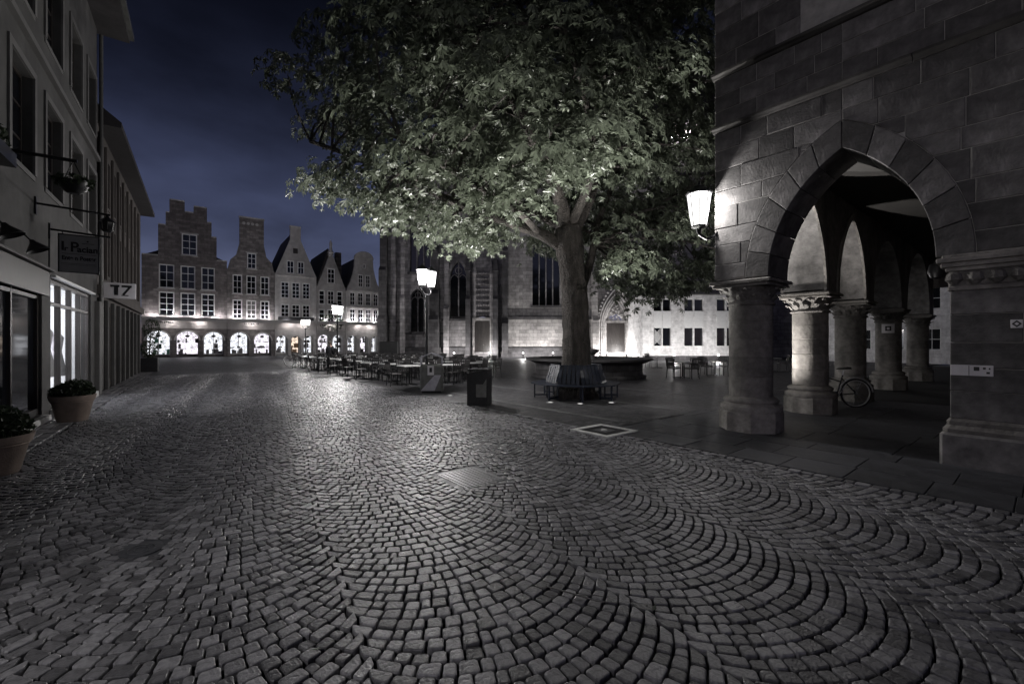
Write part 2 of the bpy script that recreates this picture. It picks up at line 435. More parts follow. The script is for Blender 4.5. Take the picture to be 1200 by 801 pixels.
# ------------------------------------------------------------------ mesh helpers
class MB:
    def __init__(self):
        self.v = []; self.f = []; self.sm = []
    def add(self, vs, fs, smooth=False, mat=None):
        o = len(self.v)
        if mat is not None:
            vs = [mat @ Vector(p) for p in vs]
        self.v += [tuple(p) for p in vs]
        self.f += [tuple(i + o for i in q) for q in fs]
        self.sm += [smooth] * len(fs)
        return self
    def box(self, x0, x1, y0, y1, z0, z1, mat=None, ch=0.0):
        if ch:
            return self.cbox(x0, x1, y0, y1, z0, z1, ch, mat)
        vs = [(x0, y0, z0), (x1, y0, z0), (x1, y1, z0), (x0, y1, z0), (x0, y0, z1), (x1, y0, z1), (x1, y1, z1), (x0, y1, z1)]
        fs = [(3, 2, 1, 0), (4, 5, 6, 7), (0, 1, 5, 4), (1, 2, 6, 5), (2, 3, 7, 6), (3, 0, 4, 7)]
        return self.add(vs, fs, False, mat)
    def cbox(self, x0, x1, y0, y1, z0, z1, c, mat=None):
        """box with its upright and upper edges taken off"""
        def ring(i, z):
            a, b, d, e = x0 + i, x1 - i, y0 + i, y1 - i
            return [(a + c, d, z), (b - c, d, z), (b, d + c, z), (b, e - c, z), (b - c, e, z), (a + c, e, z), (a, e - c, z), (a, d + c, z)]
        vs = ring(0, z0) + ring(0, z1 - c) + ring(c * 0.7, z1)
        fs = [tuple(range(7, -1, -1)), tuple(range(16, 24))]
        for k in range(2):
            for i in range(8):
                j = (i + 1) % 8
                fs.append((k * 8 + i, k * 8 + j, k * 8 + 8 + j, k * 8 + 8 + i))
        return self.add(vs, fs, False, mat)
    def prism(self, poly, y0, y1, mat=None, ch=0.0):
        """poly in x,z (counter clockwise seen from -y) pushed from y0 (front) to y1"""
        n = len(poly)
        if ch:
            cx = sum(p[0] for p in poly) / n; cz = sum(p[1] for p in poly) / n
            inn = []
            for i in range(n):
                p0, p1, p2 = Vector(poly[i - 1]), Vector(poly[i]), Vector(poly[(i + 1) % n])
                e1 = (p1 - p0); e2 = (p2 - p1)
                if e1.length < 1e-6 or e2.length < 1e-6:
                    inn.append((p1.x, p1.y)); continue
                e1.normalize(); e2.normalize()
                n1 = Vector((-e1.y, e1.x)); n2 = Vector((-e2.y, e2.x))
                b = n1 + n2
                if b.length < 1e-6:
                    b = n1
                b.normalize()
                k = ch / max(0.4, b.dot(n1))
                inn.append((p1.x + b.x * k, p1.y + b.y * k))
            vs = [(p[0], y0, p[1]) for p in inn] + [(p[0], y0 + ch, p[1]) for p in poly] + [(p[0], y1, p[1]) for p in poly]
            fs = [tuple(range(n)), tuple(range(3 * n - 1, 2 * n - 1, -1))]
            for k in range(2):
                for i in range(n):
                    j = (i + 1) % n
                    fs.append((k * n + i, k * n + n + i, k * n + n + j, k * n + j))
        else:
            vs = [(p[0], y0, p[1]) for p in poly] + [(p[0], y1, p[1]) for p in poly]
            fs = [tuple(range(n)), tuple(range(2 * n - 1, n - 1, -1))]
            for i in range(n):
                j = (i + 1) % n
                fs.append((i, n + i, n + j, j))
        return self.add(vs, fs, False, mat)
    def lathe(self, prof, n=24, mat=None, smooth=True, cap=True, ph=0.0):
        vs = []; fs = []
        for r, z in prof:
            for i in range(n):
                a = 2 * math.pi * i / n + ph
                vs.append((r * math.cos(a), r * math.sin(a), z))
        for k in range(len(prof) - 1):
            for i in range(n):
                j = (i + 1) % n
                fs.append((k * n + i, k * n + j, k * n + n + j, k * n + n + i))
        self.add(vs, fs, smooth, mat)
        if cap:
            o = len(self.v) - len(vs)
            self.f.append(tuple(o + i for i in range(n - 1, -1, -1))); self.sm.append(False)
            o2 = o + (len(prof) - 1) * n
            self.f.append(tuple(o2 + i for i in range(n))); self.sm.append(False)
        return self
    def tube(self, pts, rad, n=8, mat=None, smooth=True, closed=False, cap=True):
        pts = [Vector(p) for p in pts]
        m = len(pts)
        if not hasattr(rad, '__len__'):
            rad = [rad] * m
        vs = []; fs = []
        up = None
        for k in range(m):
            if closed:
                d = pts[(k + 1) % m] - pts[k - 1]
            else:
                d = pts[min(k + 1, m - 1)] - pts[max(k - 1, 0)]
            d.normalize()
            if up is None:
                up = Vector((0, 0, 1)) if abs(d.z) < 0.9 else Vector((1, 0, 0))
            a = d.cross(up)
            if a.length < 1e-5:
                a = d.cross(Vector((0, 1, 0)))
            a.normalize()
            b = a.cross(d); b.normalize()
            up = b
            for i in range(n):
                t = 2 * math.pi * i / n
                vs.append(pts[k] + (a * math.cos(t) + b * math.sin(t)) * rad[k])
        rng_k = m if closed else m - 1
        for k in range(rng_k):
            k2 = (k + 1) % m
            for i in range(n):
                j = (i + 1) % n
                fs.append((k * n + i, k * n + j, k2 * n + j, k2 * n + i))
        if cap and not closed:
            fs.append(tuple(range(n - 1, -1, -1)))
            fs.append(tuple((m - 1) * n + i for i in range(n)))
        return self.add(vs, fs, smooth, mat)
    def bar(self, a, b, w, h=None, mat=None):
        """square bar from a to b"""
        h = h or w
        a, b = Vector(a), Vector(b)
        d = (b - a).normalized()
        up = Vector((0, 0, 1)) if abs(d.z) < 0.95 else Vector((1, 0, 0))
        sx = d.cross(up).normalized() * (w / 2); sy = sx.cross(d).normalized() * (h / 2)
        vs = [a - sx - sy, a + sx - sy, a + sx + sy, a - sx + sy, b - sx - sy, b + sx - sy, b + sx + sy, b - sx + sy]
        fs = [(0, 1, 2, 3), (7, 6, 5, 4), (0, 4, 5, 1), (1, 5, 6, 2), (2, 6, 7, 3), (3, 7, 4, 0)]
        return self.add(vs, fs, False, mat)
    def mesh(self, name, mat):
        me = bpy.data.meshes.new(name)
        me.from_pydata(self.v, [], self.f)
        me.polygons.foreach_set('use_smooth', self.sm)
        me.materials.append(M[mat] if isinstance(mat, str) else mat)
        me.update()
        return me
    def build(self, name, mat, parent=None, fix=True, loc=None, rotz=None):
        me = self.mesh(name, mat)
        if fix:
            bm = bmesh.new(); bm.from_mesh(me)
            bmesh.ops.recalc_face_normals(bm, faces=bm.faces)
            bm.to_mesh(me); bm.free()
        if any(self.sm):
            me.set_sharp_from_angle(angle=R(38))
        o = bpy.data.objects.new(name, me)
        COL.objects.link(o)
        if parent is not None:
            o.parent = parent
        if loc is not None:
            o.location = loc
        if rotz is not None:
            o.rotation_euler = (0, 0, rotz)
        return o

def place(me, name, parent=None, loc=(0, 0, 0), rotz=0.0):
    o = bpy.data.objects.new(name, me); COL.objects.link(o)
    o.parent = parent; o.location = loc; o.rotation_euler = (0, 0, rotz)
    return o

def tag(o, label=None, cat=None, group=None, kind=None):
    if label: o['label'] = label
    if cat: o['category'] = cat
    if group: o['group'] = group
    if kind: o['kind'] = kind
    return o

def thing(name, label, cat, loc=(0, 0, 0), rotz=0.0, group=None):
    o = bpy.data.objects.new(name, None)
    o.empty_display_size = 0.3
    COL.objects.link(o)
    o.location = loc; o.rotation_euler = (0, 0, rotz)
    return tag(o, label, cat, group)

def dup(root, loc=None, rotz=None, label=None, group=None):
    r = root.copy(); COL.objects.link(r)
    if loc is not None: r.location = loc
    if rotz is not None: r.rotation_euler = (0, 0, rotz)
    if label: r['label'] = label
    if group: r['group'] = group
    for ch in list(root.children):
        c = ch.copy(); COL.objects.link(c); c.parent = r
        for g in list(ch.children):
            d = g.copy(); COL.objects.link(d); d.parent = c
    return r

def text_mesh(body, size, mat, name, bold=0.0, depth=0.004):
    cu = bpy.data.curves.new(name, 'FONT')
    cu.body = body; cu.size = size; cu.extrude = depth; cu.offset = bold
    cu.align_x = 'CENTER'; cu.align_y = 'CENTER'
    ob = bpy.data.objects.new(name, cu); COL.objects.link(ob)
    me = bpy.data.meshes.new_from_object(ob)
    bpy.data.objects.remove(ob); bpy.data.curves.remove(cu)
    me.name = name
    me.materials.clear(); me.materials.append(M[mat])
    return me

def text_on(body, size, mat, parent, x, y, z, bold=0.0, name='lettering', sx=1.0):
    """flat lettering facing local -y"""
    me = text_mesh(body, size, mat, name, bold)
    o = bpy.data.objects.new(name, me); COL.objects.link(o)
    o.parent = parent; o.location = (x, y, z); o.rotation_euler = (R(90), 0, 0); o.scale = (sx, 1, 1)
    return o

# walls -------------------------------------------------------------
def wall_holes(mb, x0, x1, z0, z1, y0, y1, holes, mat=None):
    """upright wall slab with rectangular openings (front face at y0)"""
    xs = sorted(set([x0, x1] + [v for h in holes for v in (h[0], h[1]) if x0 < v < x1]))
    zs = sorted(set([z0, z1] + [v for h in holes for v in (h[2], h[3]) if z0 < v < z1]))
    def solid(i, k):
        if i < 0 or k < 0 or i >= len(xs) - 1 or k >= len(zs) - 1:
            return False
        cx, cz = (xs[i] + xs[i + 1]) / 2, (zs[k] + zs[k + 1]) / 2
        return not any(h[0] < cx < h[1] and h[2] < cz < h[3] for h in holes)
    for i in range(len(xs) - 1):
        for k in range(len(zs) - 1):
            if not solid(i, k):
                continue
            a, b, c, d = xs[i], xs[i + 1], zs[k], zs[k + 1]
            vs = [(a, y0, c), (b, y0, c), (b, y0, d), (a, y0, d), (a, y1, c), (b, y1, c), (b, y1, d), (a, y1, d)]
            fs = [(0, 1, 2, 3), (7, 6, 5, 4)]
            if not solid(i - 1, k): fs.append((0, 3, 7, 4))
            if not solid(i + 1, k): fs.append((1, 5, 6, 2))
            if not solid(i, k - 1): fs.append((0, 4, 5, 1))
            if not solid(i, k + 1): fs.append((3, 2, 6, 7))
            mb.add(vs, fs, False, mat)
    return mb

class Arch:
    """two-centred (pointed) arch; rise >= half span"""
    def __init__(self, xc, a, zs, rise):
        self.xc, self.a, self.zs, self.rise = xc, a, zs, max(rise, a)
        self.R = (a * a + self.rise ** 2) / (2 * a)
    def z(self, x, t=0.0):
        """height of the curve (thickened by t) above x, or None outside"""
        d = abs(x - self.xc)
        if d >= self.a + t:
            return None
        c = self.R - self.a           # centre lies c beyond the axis
        q = (self.R + t) ** 2 - (d + c) ** 2
        return self.zs + math.sqrt(max(q, 0))
    def half(self, z, t=0.0):
        """half width of the curve at height z"""
        h = z - self.zs
        if h < 0: return self.a + t
        q = (self.R + t) ** 2 - h * h
        if q <= 0: return 0.0
        return max(0.0, math.sqrt(q) - (self.R - self.a))
    def pts(self, t=0.0, n=10):
        """points from left spring over the apex to right spring"""
        out = []
        c = self.R - self.a
        am = math.acos(min(1, c / (self.R + t)))
        for i in range(n + 1):
            an = am * i / n
            out.append((self.xc + c - (self.R + t) * math.cos(an), self.zs + (self.R + t) * math.sin(an)))
        right = [(2 * self.xc - p[0], p[1]) for p in out[:-1]][::-1]
        return out + right

def arch_wall(mb, x0, x1, z0, z1, y0, y1, arches, t=0.0, n=10, mat=None, ends=True):
    """wall above and between arches; z0 is the level where solid piers end"""
    xs = {x0, x1}
    for A in arches:
        for p in A.pts(t, n):
            if x0 <= p[0] <= x1: xs.add(round(p[0], 5))
        for e in (A.xc - A.a - t, A.xc + A.a + t):
            if x0 < e < x1: xs.add(round(e, 5))
    xs = sorted(xs)
    def low(x, side):
        best = z0
        for A in arches:
            zz = A.z(x + side * 1e-4, t)
            if zz is not None: best = max(best, zz)
        return best
    for i in range(len(xs) - 1):
        a, b = xs[i], xs[i + 1]
        if b - a < 1e-5: continue
        la, lb = low(a, 1), low(b, -1)
        vs = [(a, y0, la), (b, y0, lb), (b, y0, z1), (a, y0, z1), (a, y1, la), (b, y1, lb), (b, y1, z1), (a, y1, z1)]
        fs = [(0, 1, 2, 3), (7, 6, 5, 4), (0, 4, 5, 1), (3, 2, 6, 7)]
        if ends and i == 0: fs.append((0, 3, 7, 4))
        if ends and i == len(xs) - 2: fs.append((1, 5, 6, 2))
        mb.add(vs, fs, False, mat)
    return mb

def window(parent, x0, x1, z0, z1, y, cols=2, rows=3, fr=0.06, glass='dark_glass', frame='white_paint', sill=None, depth=0.05, transom=None, name='window'):
    """pane set in a wall opening with its frame as a sub-part"""
    p = MB().box(x0 - 0.01, x1 + 0.01, y + depth * 0.5, y + depth * 0.5 + 0.02, z0 - 0.01, z1 + 0.01).build(name, glass, parent, False)
    m = MB()
    m.box(x0, x0 + fr, y, y + depth, z0, z1); m.box(x1 - fr, x1, y, y + depth, z0, z1)
    m.box(x0 + fr, x1 - fr, y, y + depth, z0, z0 + fr); m.box(x0 + fr, x1 - fr, y, y + depth, z1 - fr, z1)
    b = fr * 0.55
    for i in range(1, cols):
        x = x0 + (x1 - x0) * i / cols
        m.box(x - b / 2, x + b / 2, y + 0.004, y + depth * 0.9, z0 + fr, z1 - fr)
    for k in range(1, rows):
        z = z0 + (z1 - z0) * k / rows
        m.box(x0 + fr, x1 - fr, y + 0.008, y + depth * 0.8, z - b / 2, z + b / 2)
    if transom:
        z = z0 + (z1 - z0) * transom
        m.box(x0 + fr, x1 - fr, y - 0.01, y + depth * 0.85, z - fr * 0.7, z + fr * 0.7)
    m.build('frame', frame, p, False)
    if sill:
        MB().box(x0 - 0.08, x1 + 0.08, y - 0.16, y - 0.002, z0 - 0.1, z0 - 0.005).build('sill', sill, p, False)
    return p

#@@GROUND
# ------------------------------------------------------------------ the ground
W_EDGE = 6.26        # edge of the cobbled street towards the arcade side
W_FACE = 8.08        # front face of the arcade building
S_FAR = 27.0         # up to here the cobbles are built one by one

def sheet(name, pts, z, mat):
    m = MB(); m.add([(p[0], p[1], z) for p in pts], [tuple(range(len(pts)))])
    o = m.build(name, mat, None, False)
    return tag(o, kind='structure')

sheet('ground', [(-500, -300), (500, -300), (500, 900), (-500, 900)], -0.08, 'setts')
def P(s, w): return SW(s, w).to_2d()
street = sheet('street', [P(-16, -14), P(-16, W_EDGE), P(S_FAR, W_EDGE), P(S_FAR, -14)], -0.055, 'joint')
sheet('square', [P(S_FAR - 0.05, -30), P(S_FAR - 0.05, W_EDGE), P(140, W_EDGE), P(140, -30)], -0.006, 'setts')
sheet('terrace', [P(5.2, W_EDGE + 0.02), P(5.2, 90), P(140, 90), P(140, W_EDGE + 0.02)], -0.002, 'terrace')
pave = sheet('pavement', [P(-16, W_EDGE + 0.02), P(-16, 40), P(5.18, 40), P(5.18, W_EDGE + 0.02)], -0.012, 'joint')

# covers let into the paving
COVER1 = (Vector((-0.49, 5.22)), 0.30)     # ribbed plate, half size
COVER2 = SW(5.09, 6.29)                    # pale stone frame with hatch
def in_cover(x, y):
    d = Vector((x, y)) - COVER1[0]
    if abs(d.dot(U.to_2d())) < 0.36 and abs(d.dot(V.to_2d())) < 0.30: return True
    d = Vector((x, y)) - COVER2.to_2d()
    if abs(d.dot(U.to_2d())) < 0.45 and abs(d.dot(V.to_2d())) < 0.45: return True
    if (x + 2.86) ** 2 + (y - 3.39) ** 2 < 0.15 ** 2: return True
    return False

# cobbles laid in segmental arches: strips run along the street, arches bulge towards the camera side
STRIP, ROW = 1.5, 0.102
HALF = R(46)
RAD = STRIP / 2 / math.sin(HALF)
BD = Vector((-0.49, 0.872, 0)).normalized()      # along the strips, away from the camera
BQ = Vector((BD.y, -BD.x, 0))                    # across the strips
stones = []          # (distance, corners in world xy)
for k in range(-7, 9):
    wc = 1.95 + (k + 0.5) * STRIP
    for i in range(int(52 / ROW)):
        s_c = -18 + i * ROW + RAD
        sh = 0.03 * math.sin(i * 0.11) + 0.012 * math.sin(i * 0.37 + 1)    # laid by hand: the arches wander a little
        eg = 0.022 * (1 if i % 2 else -1)              # rows interlock where two strips meet
        n0 = rnd.choice((16, 17, 17, 18))
        cuts = []
        for j in range(n0 + 1):
            u_ = -1 + 2 * (j + (0 if j in (0, n0) else rnd.uniform(-0.2, 0.2))) / n0
            cuts.append(u_ * HALF + eg * 1.6)
        for j in range(n0):
            c0, c1 = cuts[j], cuts[j + 1]
            cm = (c0 + c1) / 2
            sx = s_c - RAD * math.cos(cm); wx = wc + RAD * math.sin(cm) + sh
            x = sx * BD.x + wx * BQ.x; y = sx * BD.y + wx * BQ.y
            if y < 0.9 or y > 30 or abs(x) > 1.28 * y + 1.6: continue
            if x * V.x + y * V.y > W_EDGE - 0.14 or x * U.x + y * U.y > S_FAR - 0.1: continue
            if x * LP.x + y * LP.y < L0.dot(LP) + 0.6: continue
            if in_cover(x, y): continue
            pts = []
            def sq(c, end):
                return c if end else math.asin(math.sin(c) * (1 - ROW * math.cos(c) / RAD))
            for (c, ds) in ((c0, 0), (c1, 0), (sq(c1, j == n0 - 1), ROW), (sq(c0, j == 0), ROW)):
                ss = s_c + ds - RAD * math.cos(c) + rnd.uniform(-0.005, 0.005)
                ww = wc + RAD * math.sin(c) + sh + rnd.uniform(-0.005, 0.005)
                pts.append((ss * BD.x + ww * BQ.x, ss * BD.y + ww * BQ.y))
            stones.append((y + 0.15 * abs(x), pts))
# one straight row along the pavement edge
s_ = -3.0
while s_ < S_FAR - 0.2:
    ln = rnd.uniform(0.1, 0.16)
    pts = [tuple(P(s_, W_EDGE - 0.1)), tuple(P(s_, W_EDGE + 0.015)), tuple(P(s_ + ln, W_EDGE + 0.015)), tuple(P(s_ + ln, W_EDGE - 0.1))]
    cx = sum(p[0] for p in pts) / 4; cyy = sum(p[1] for p in pts) / 4
    if cyy > 0.9 and abs(cx) < 1.28 * cyy + 1.6 and not in_cover(cx, cyy): stones.append((cyy + 0.15 * abs(cx), pts))
    s_ += ln
# larger straight-laid setts beside the left facade
base_w = L0.dot(LP)
for i in range(3):
    d0 = base_w + 0.02 + i * 0.18
    t = -16.0
    while t < 14:
        ln = rnd.uniform(0.16, 0.26)
        pts = []
        for tt, dd in ((t, d0 + 0.176), (t, d0), (t + ln, d0), (t + ln, d0 + 0.176)):
            q = L0 + LD * tt + LP * (dd - base_w)
            pts.append((q.x, q.y))
        cx = sum(p[0] for p in pts) / 4; cyy = sum(p[1] for p in pts) / 4
        if cyy > 0.9 and abs(cx) < 1.28 * cyy + 1.6:
            stones.append((cyy + 0.15 * abs(cx), pts))
        t += ln
stones.sort(key=lambda a: a[0])

def stone_geo(pts, fine):
    """one worn sett: gap all round, rounded shoulders, slightly tilted and domed top"""
    c = np.mean(np.array(pts), axis=0)
    q = [c + (np.array(p) - c) for p in pts]
    gap = 0.0064
    top = rnd.gauss(0.0, 0.003)
    tx, ty = rnd.gauss(0, 0.02), rnd.gauss(0, 0.02)
    def inset(d):
        out = []
        for i in range(4):
            p, a, b = q[i], q[i - 1], q[(i + 1) % 4]
            ea = (a - p) / (np.linalg.norm(a - p) + 1e-9); eb = (b - p) / (np.linalg.norm(b - p) + 1e-9)
            out.append((p + (ea + eb) * d, ea, eb))
        return out
    def ring(d, r, z):
        o = []
        for p, ea, eb in inset(d):
            if fine:
                o.append((*(p + ea * r), z)); o.append((*(p + eb * r), z))
            else:
                o.append((*p, z))
        return [(v[0], v[1], v[2] + (v[0] - c[0]) * tx + (v[1] - c[1]) * ty) for v in o]
    n = 8 if fine else 4
    vs = ring(gap * 0.85, 0.009, top - 0.06) + ring(gap, 0.010, top - 0.006)
    fs = []
    if fine:
        vs += ring(gap + 0.002, 0.011, top - 0.002) + ring(gap + 0.007, 0.011, top)
        lv = 4
    else:
        vs += ring(gap + 0.004, 0, top)
        lv = 3
    for k in range(lv - 1):
        for i in range(n):
            j = (i + 1) % n
            fs.append((k * n + i, k * n + j, k * n + n + j, k * n + n + i))
    fs.append(tuple((lv - 1) * n + i for i in range(n)))
    return vs, fs

near = MB()
n_single = 0
for dist, pts in stones:
    fine = dist < 10.5
    vs, fs = stone_geo(pts, fine)
    cx = sum(p[0] for p in pts) / 4; cyy = sum(p[1] for p in pts) / 4
    inview = cyy > 2.02 and abs(cx) < cyy * 1.16
    if n_single < 300 and inview:
        m = MB(); m.add([(v[0] - cx, v[1] - cyy, v[2]) for v in vs], fs, False)
        o = m.build('cobblestone', 'cobble', street, False, loc=(cx, cyy, 0.0))
        n_single += 1
    else:
        near.add(vs, fs, False)
rest = near.build('cobblestones', 'cobble', street, False)
tag(rest, kind='stuff')

# pavement slabs in front of the arcade and inside it
def slab_row(w0, w1, s0, s1, lmin, lmax, zt):
    s = s0
    while s < s1:
        ln = rnd.uniform(lmin, lmax)
        e = min(s + ln, s1)
        if e - s < 0.12: break
        c = SW((s + e) / 2, (w0 + w1) / 2)
        m = MB(); hs, hw = (e - s) / 2 - 0.003, (w1 - w0) / 2 - 0.003
        z = zt + rnd.uniform(-0.002, 0.002)
        m.cbox(-hs, hs, -hw, hw, -0.05, z, 0.008)
        m.build('paving_slab', 'slab', pave, False, loc=(c.x, c.y, 0), rotz=math.atan2(U.y, U.x))
        s = e
for r in ((6.29, 6.93, 0.62, 0.72), (6.93, 7.62, 0.5, 1.0), (7.62, 8.1, 0.8, 1.3), (8.1, 9.05, 0.9, 1.4),
          (9.05, 10.0, 1.0, 1.5), (10.0, 11.2, 1.1, 1.6), (11.2, 12.4, 1.2, 1.6), (12.4, 13.8, 1.3, 1.7), (13.8, 15.4, 1.3, 1.8)):
    slab_row(r[0], r[1], -3.0, 5.15, r[2], r[3], 0.004)

# paler bands laid across the terrace
for w in (7.3, 9.6, 12.6, 16.2):
    q = SW(18.5, w)
    MB().cbox(-13.0, 13.0, -0.075, 0.075, -0.03, 0.003, 0.004).build('paving_band', 'slab_pale', pave, False, loc=(q.x, q.y, 0), rotz=math.atan2(U.y, U.x))
# covers
ang_u = math.atan2(U.y, U.x)
t = thing('drain_plate', 'worn ribbed metal drain plate let into the cobbles', 'drain cover', (COVER1[0].x, COVER1[0].y, 0), ang_u)
MB().cbox(-0.41, 0.41, -0.35, 0.35, -0.06, -0.006, 0.01).build('frame', 'slab', t, False)
m = MB(); m.cbox(-0.33, 0.33, -0.27, 0.27, -0.004, 0.0, 0.002); m.build('plate', 'plate', t, False)
for i in range(9):
    MB().cbox(-0.30, 0.30, -0.235 + i * 0.055, -0.205 + i * 0.055, -0.001, 0.004, 0.002).build('rib', 'plate', t, False)
t = thing('hatch', 'square hatch with a pale stone frame at the cobbles edge', 'hatch', (COVER2.x, COVER2.y, 0), ang_u)
for k in range(4):
    mm = Matrix.Rotation(k * math.pi / 2, 4, 'Z')
    MB().cbox(-0.43, 0.325, -0.43, -0.325, -0.03, 0.02, 0.008, mm).build('frame_stone', 'pale_stone', t, False)
MB().cbox(-0.315, 0.315, -0.315, 0.315, -0.03, 0.012, 0.006).build('lid', 'iron', t, False)
MB().cbox(-0.15, 0.15, -0.15, 0.15, 0.0, 0.016, 0.003).build('inner_lid', 'plate', t, False)
MB().lathe([(0.06, 0.0), (0.06, 0.02), (0.045, 0.028)], 16).build('knob', 'pale_stone', t, False)
t = thing('valve_cap', 'small round iron valve cap with raised rings among the cobbles', 'valve cap', (-2.86, 3.39, 0))
MB().cbox(-0.2, 0.2, -0.2, 0.2, -0.06, -0.008, 0.01).build('collar', 'slab', t, False)
MB().lathe([(0.135, -0.03), (0.135, 0.002), (0.115, 0.005)], 28).build('rim', 'slab', t, False)
m = MB()
m.tube([(0.085 * math.cos(a * math.pi / 12), 0.085 * math.sin(a * math.pi / 12), 0.005) for a in range(24)], 0.005, 6, closed=True)
m.tube([(0.045 * math.cos(a * math.pi / 8), 0.045 * math.sin(a * math.pi / 8), 0.005) for a in range(16)], 0.005, 6, closed=True)
m.build('raised_rings', 'slab', t, False)

#@@ARCADE
# ------------------------------------------------------------------ the arcade building on the right
# local frame: x = -s (to the right along the front), y = w - W_FACE (into the building)
ARC_ROT = math.atan2(-U.y, -U.x)
arc = thing('arcade_building', 'dark ashlar stone building on pointed arches and round columns', 'building', SW(0, W_FACE), ARC_ROT)
SPR = 2.72
BAY = 3.0
COLX = [-3.5, -0.5]
front_arches = [Arch((COLX[i] + COLX[i + 1]) / 2, 1.03, SPR, 1.82) for i in range(1)]
VT = 0.37
X_L, X_R = -3.95, 6.4
TOP = 11.5
core = MB()
arch_wall(core, X_L + 0.03, X_R, SPR + 0.01, TOP, 0.014, 0.80, front_arches, VT - 0.02, 10)
wall = core.build('front_wall', 'mortar', arc)
# courses of blocks
zc = SPR + 0.02
courses = []
hs = [0.27, 0.36, 0.31, 0.4, 0.29, 0.38, 0.36, 0.37]
i = 0
while zc < 5.44 - 0.1:
    h = hs[i % len(hs)]; i += 1
    if zc + h > 5.3: h = 5.44 - zc
    courses.append((zc, zc + h)); zc += h
for a, b in ((5.56, 5.84), (5.84, 6.12), (6.12, 6.42), (6.54, 6.86), (6.86, 7.3), (7.3, 7.65), (7.65, 8.1), (8.1, 8.5), (8.5, 9.0), (9.0, 9.5), (9.5, 10.0), (10.0, 10.6), (10.6, 11.2)):
    courses.append((a, b))
WIN = (-2.55, -1.0, 6.54, 8.5)
for ci, (za, zb) in enumerate(courses):
    g = 0.0055
    xs = [X_L]
    forced = sorted([A.xc for A in front_arches] + ([WIN[0], WIN[1]] if za >= 6.5 and zb <= 8.6 else []))
    x = X_L
    while x < X_R - 0.2:
        x2 = x + rnd.uniform(0.36, 0.92)
        if x == X_L: x2 = x + (0.42 if ci % 2 else 0.78) + rnd.uniform(-0.06, 0.1)
        for fx in forced:
            if x + 0.01 < fx < x2 + 0.25: x2 = fx; break
        x2 = min(x2, X_R)
        xs.append(x2); x = x2
    for xa, xb in zip(xs[:-1], xs[1:]):
        if za >= 6.5 and zb <= 8.6 and xa >= WIN[0] - 0.01 and xb <= WIN[1] + 0.01: continue
        cxm = (xa + xb) / 2
        lo, hi = xa + g, xb - g
        zl, zh = za + g, zb - g
        A = min(front_arches, key=lambda q: abs(q.xc - cxm))
        zsm = [zl + (zh - zl) * q / 5 for q in range(6)]
        if A.half(zl, VT) > 0.0 and abs(cxm - A.xc) < 2.2:
            if cxm < A.xc:
                edge = [(min(hi, A.xc - A.half(zz, VT + 0.008)), zz) for zz in zsm]
                edge = [e for e in edge if e[0] > lo + 0.02]
                if len(edge) < 2: continue
                poly = [(lo, edge[0][1])] + edge + [(lo, edge[-1][1])]
            else:
                edge = [(max(lo, A.xc + A.half(zz, VT + 0.008)), zz) for zz in zsm]
                edge = [e for e in edge if e[0] < hi - 0.02]
                if len(edge) < 2: continue
                poly = [(hi, edge[-1][1])] + edge[::-1] + [(hi, edge[0][1])]
            # drop points in line
            cl = []
            for q in poly:
                if not cl or (abs(q[0] - cl[-1][0]) + abs(q[1] - cl[-1][1])) > 1e-3: cl.append(q)
            keep = []
            for qi in range(len(cl)):
                p0, p1, p2 = cl[qi - 1], cl[qi], cl[(qi + 1) % len(cl)]
                cr = (p1[0] - p0[0]) * (p2[1] - p1[1]) - (p1[1] - p0[1]) * (p2[0] - p1[0])
                if abs(cr) > 1e-5: keep.append(p1)
            poly = keep
            if len(poly) < 3: continue
        else:
            poly = [(lo, zl), (hi, zl), (hi, zh), (lo, zh)]
        px = sum(p[0] for p in poly) / len(poly); pz = sum(p[1] for p in poly) / len(poly)
        m = MB(); m.prism([(p[0] - px, p[1] - pz) for p in poly], rnd.uniform(-0.006, 0.004), 0.25, None, 0.007)
        m.build('stone_block', 'sandstone', wall, True, loc=(px, 0, pz))
# voussoirs
for A in front_arches:
    c = A.R - A.a
    am = math.acos(c / A.R)
    amo = math.acos(c / (A.R + VT))
    n = 6
    for side in (-1, 1):
        for j in range(n):
            poly = []
            f0, f1 = j / n, (j + 1) / n
            e = 0.0025
            inn = [(A.R, am * (f0 + (f1 - f0) * q / 3)) for q in range(4)]
            out = [(A.R + VT, amo * (f0 + (f1 - f0) * q / 3)) for q in range(4)]
            for rr, an in inn + out[::-1]:
                an = min(max(an, am * f0 + e if rr == A.R else amo * f0 + e), (am if rr == A.R else amo) * f1 - e)
                poly.append((A.xc + side * (-c + rr * math.cos(an)), A.zs + rr * math.sin(an)))
            px = sum(p[0] for p in poly) / len(poly); pz = sum(p[1] for p in poly) / len(poly)
            poly = [(p[0] - px, p[1] - pz) for p in poly]
            if side == 1: poly = poly
            else: poly = poly[::-1]
            # counter clockwise check
            ar = sum(poly[q - 1][0] * poly[q][1] - poly[q][0] * poly[q - 1][1] for q in range(len(poly)))
            if ar < 0: poly = poly[::-1]
            m = MB(); m.prism(poly, -0.012, 0.86, None, 0.008)
            m.build('voussoir', 'sandstone', wall, True, loc=(px, 0, pz))
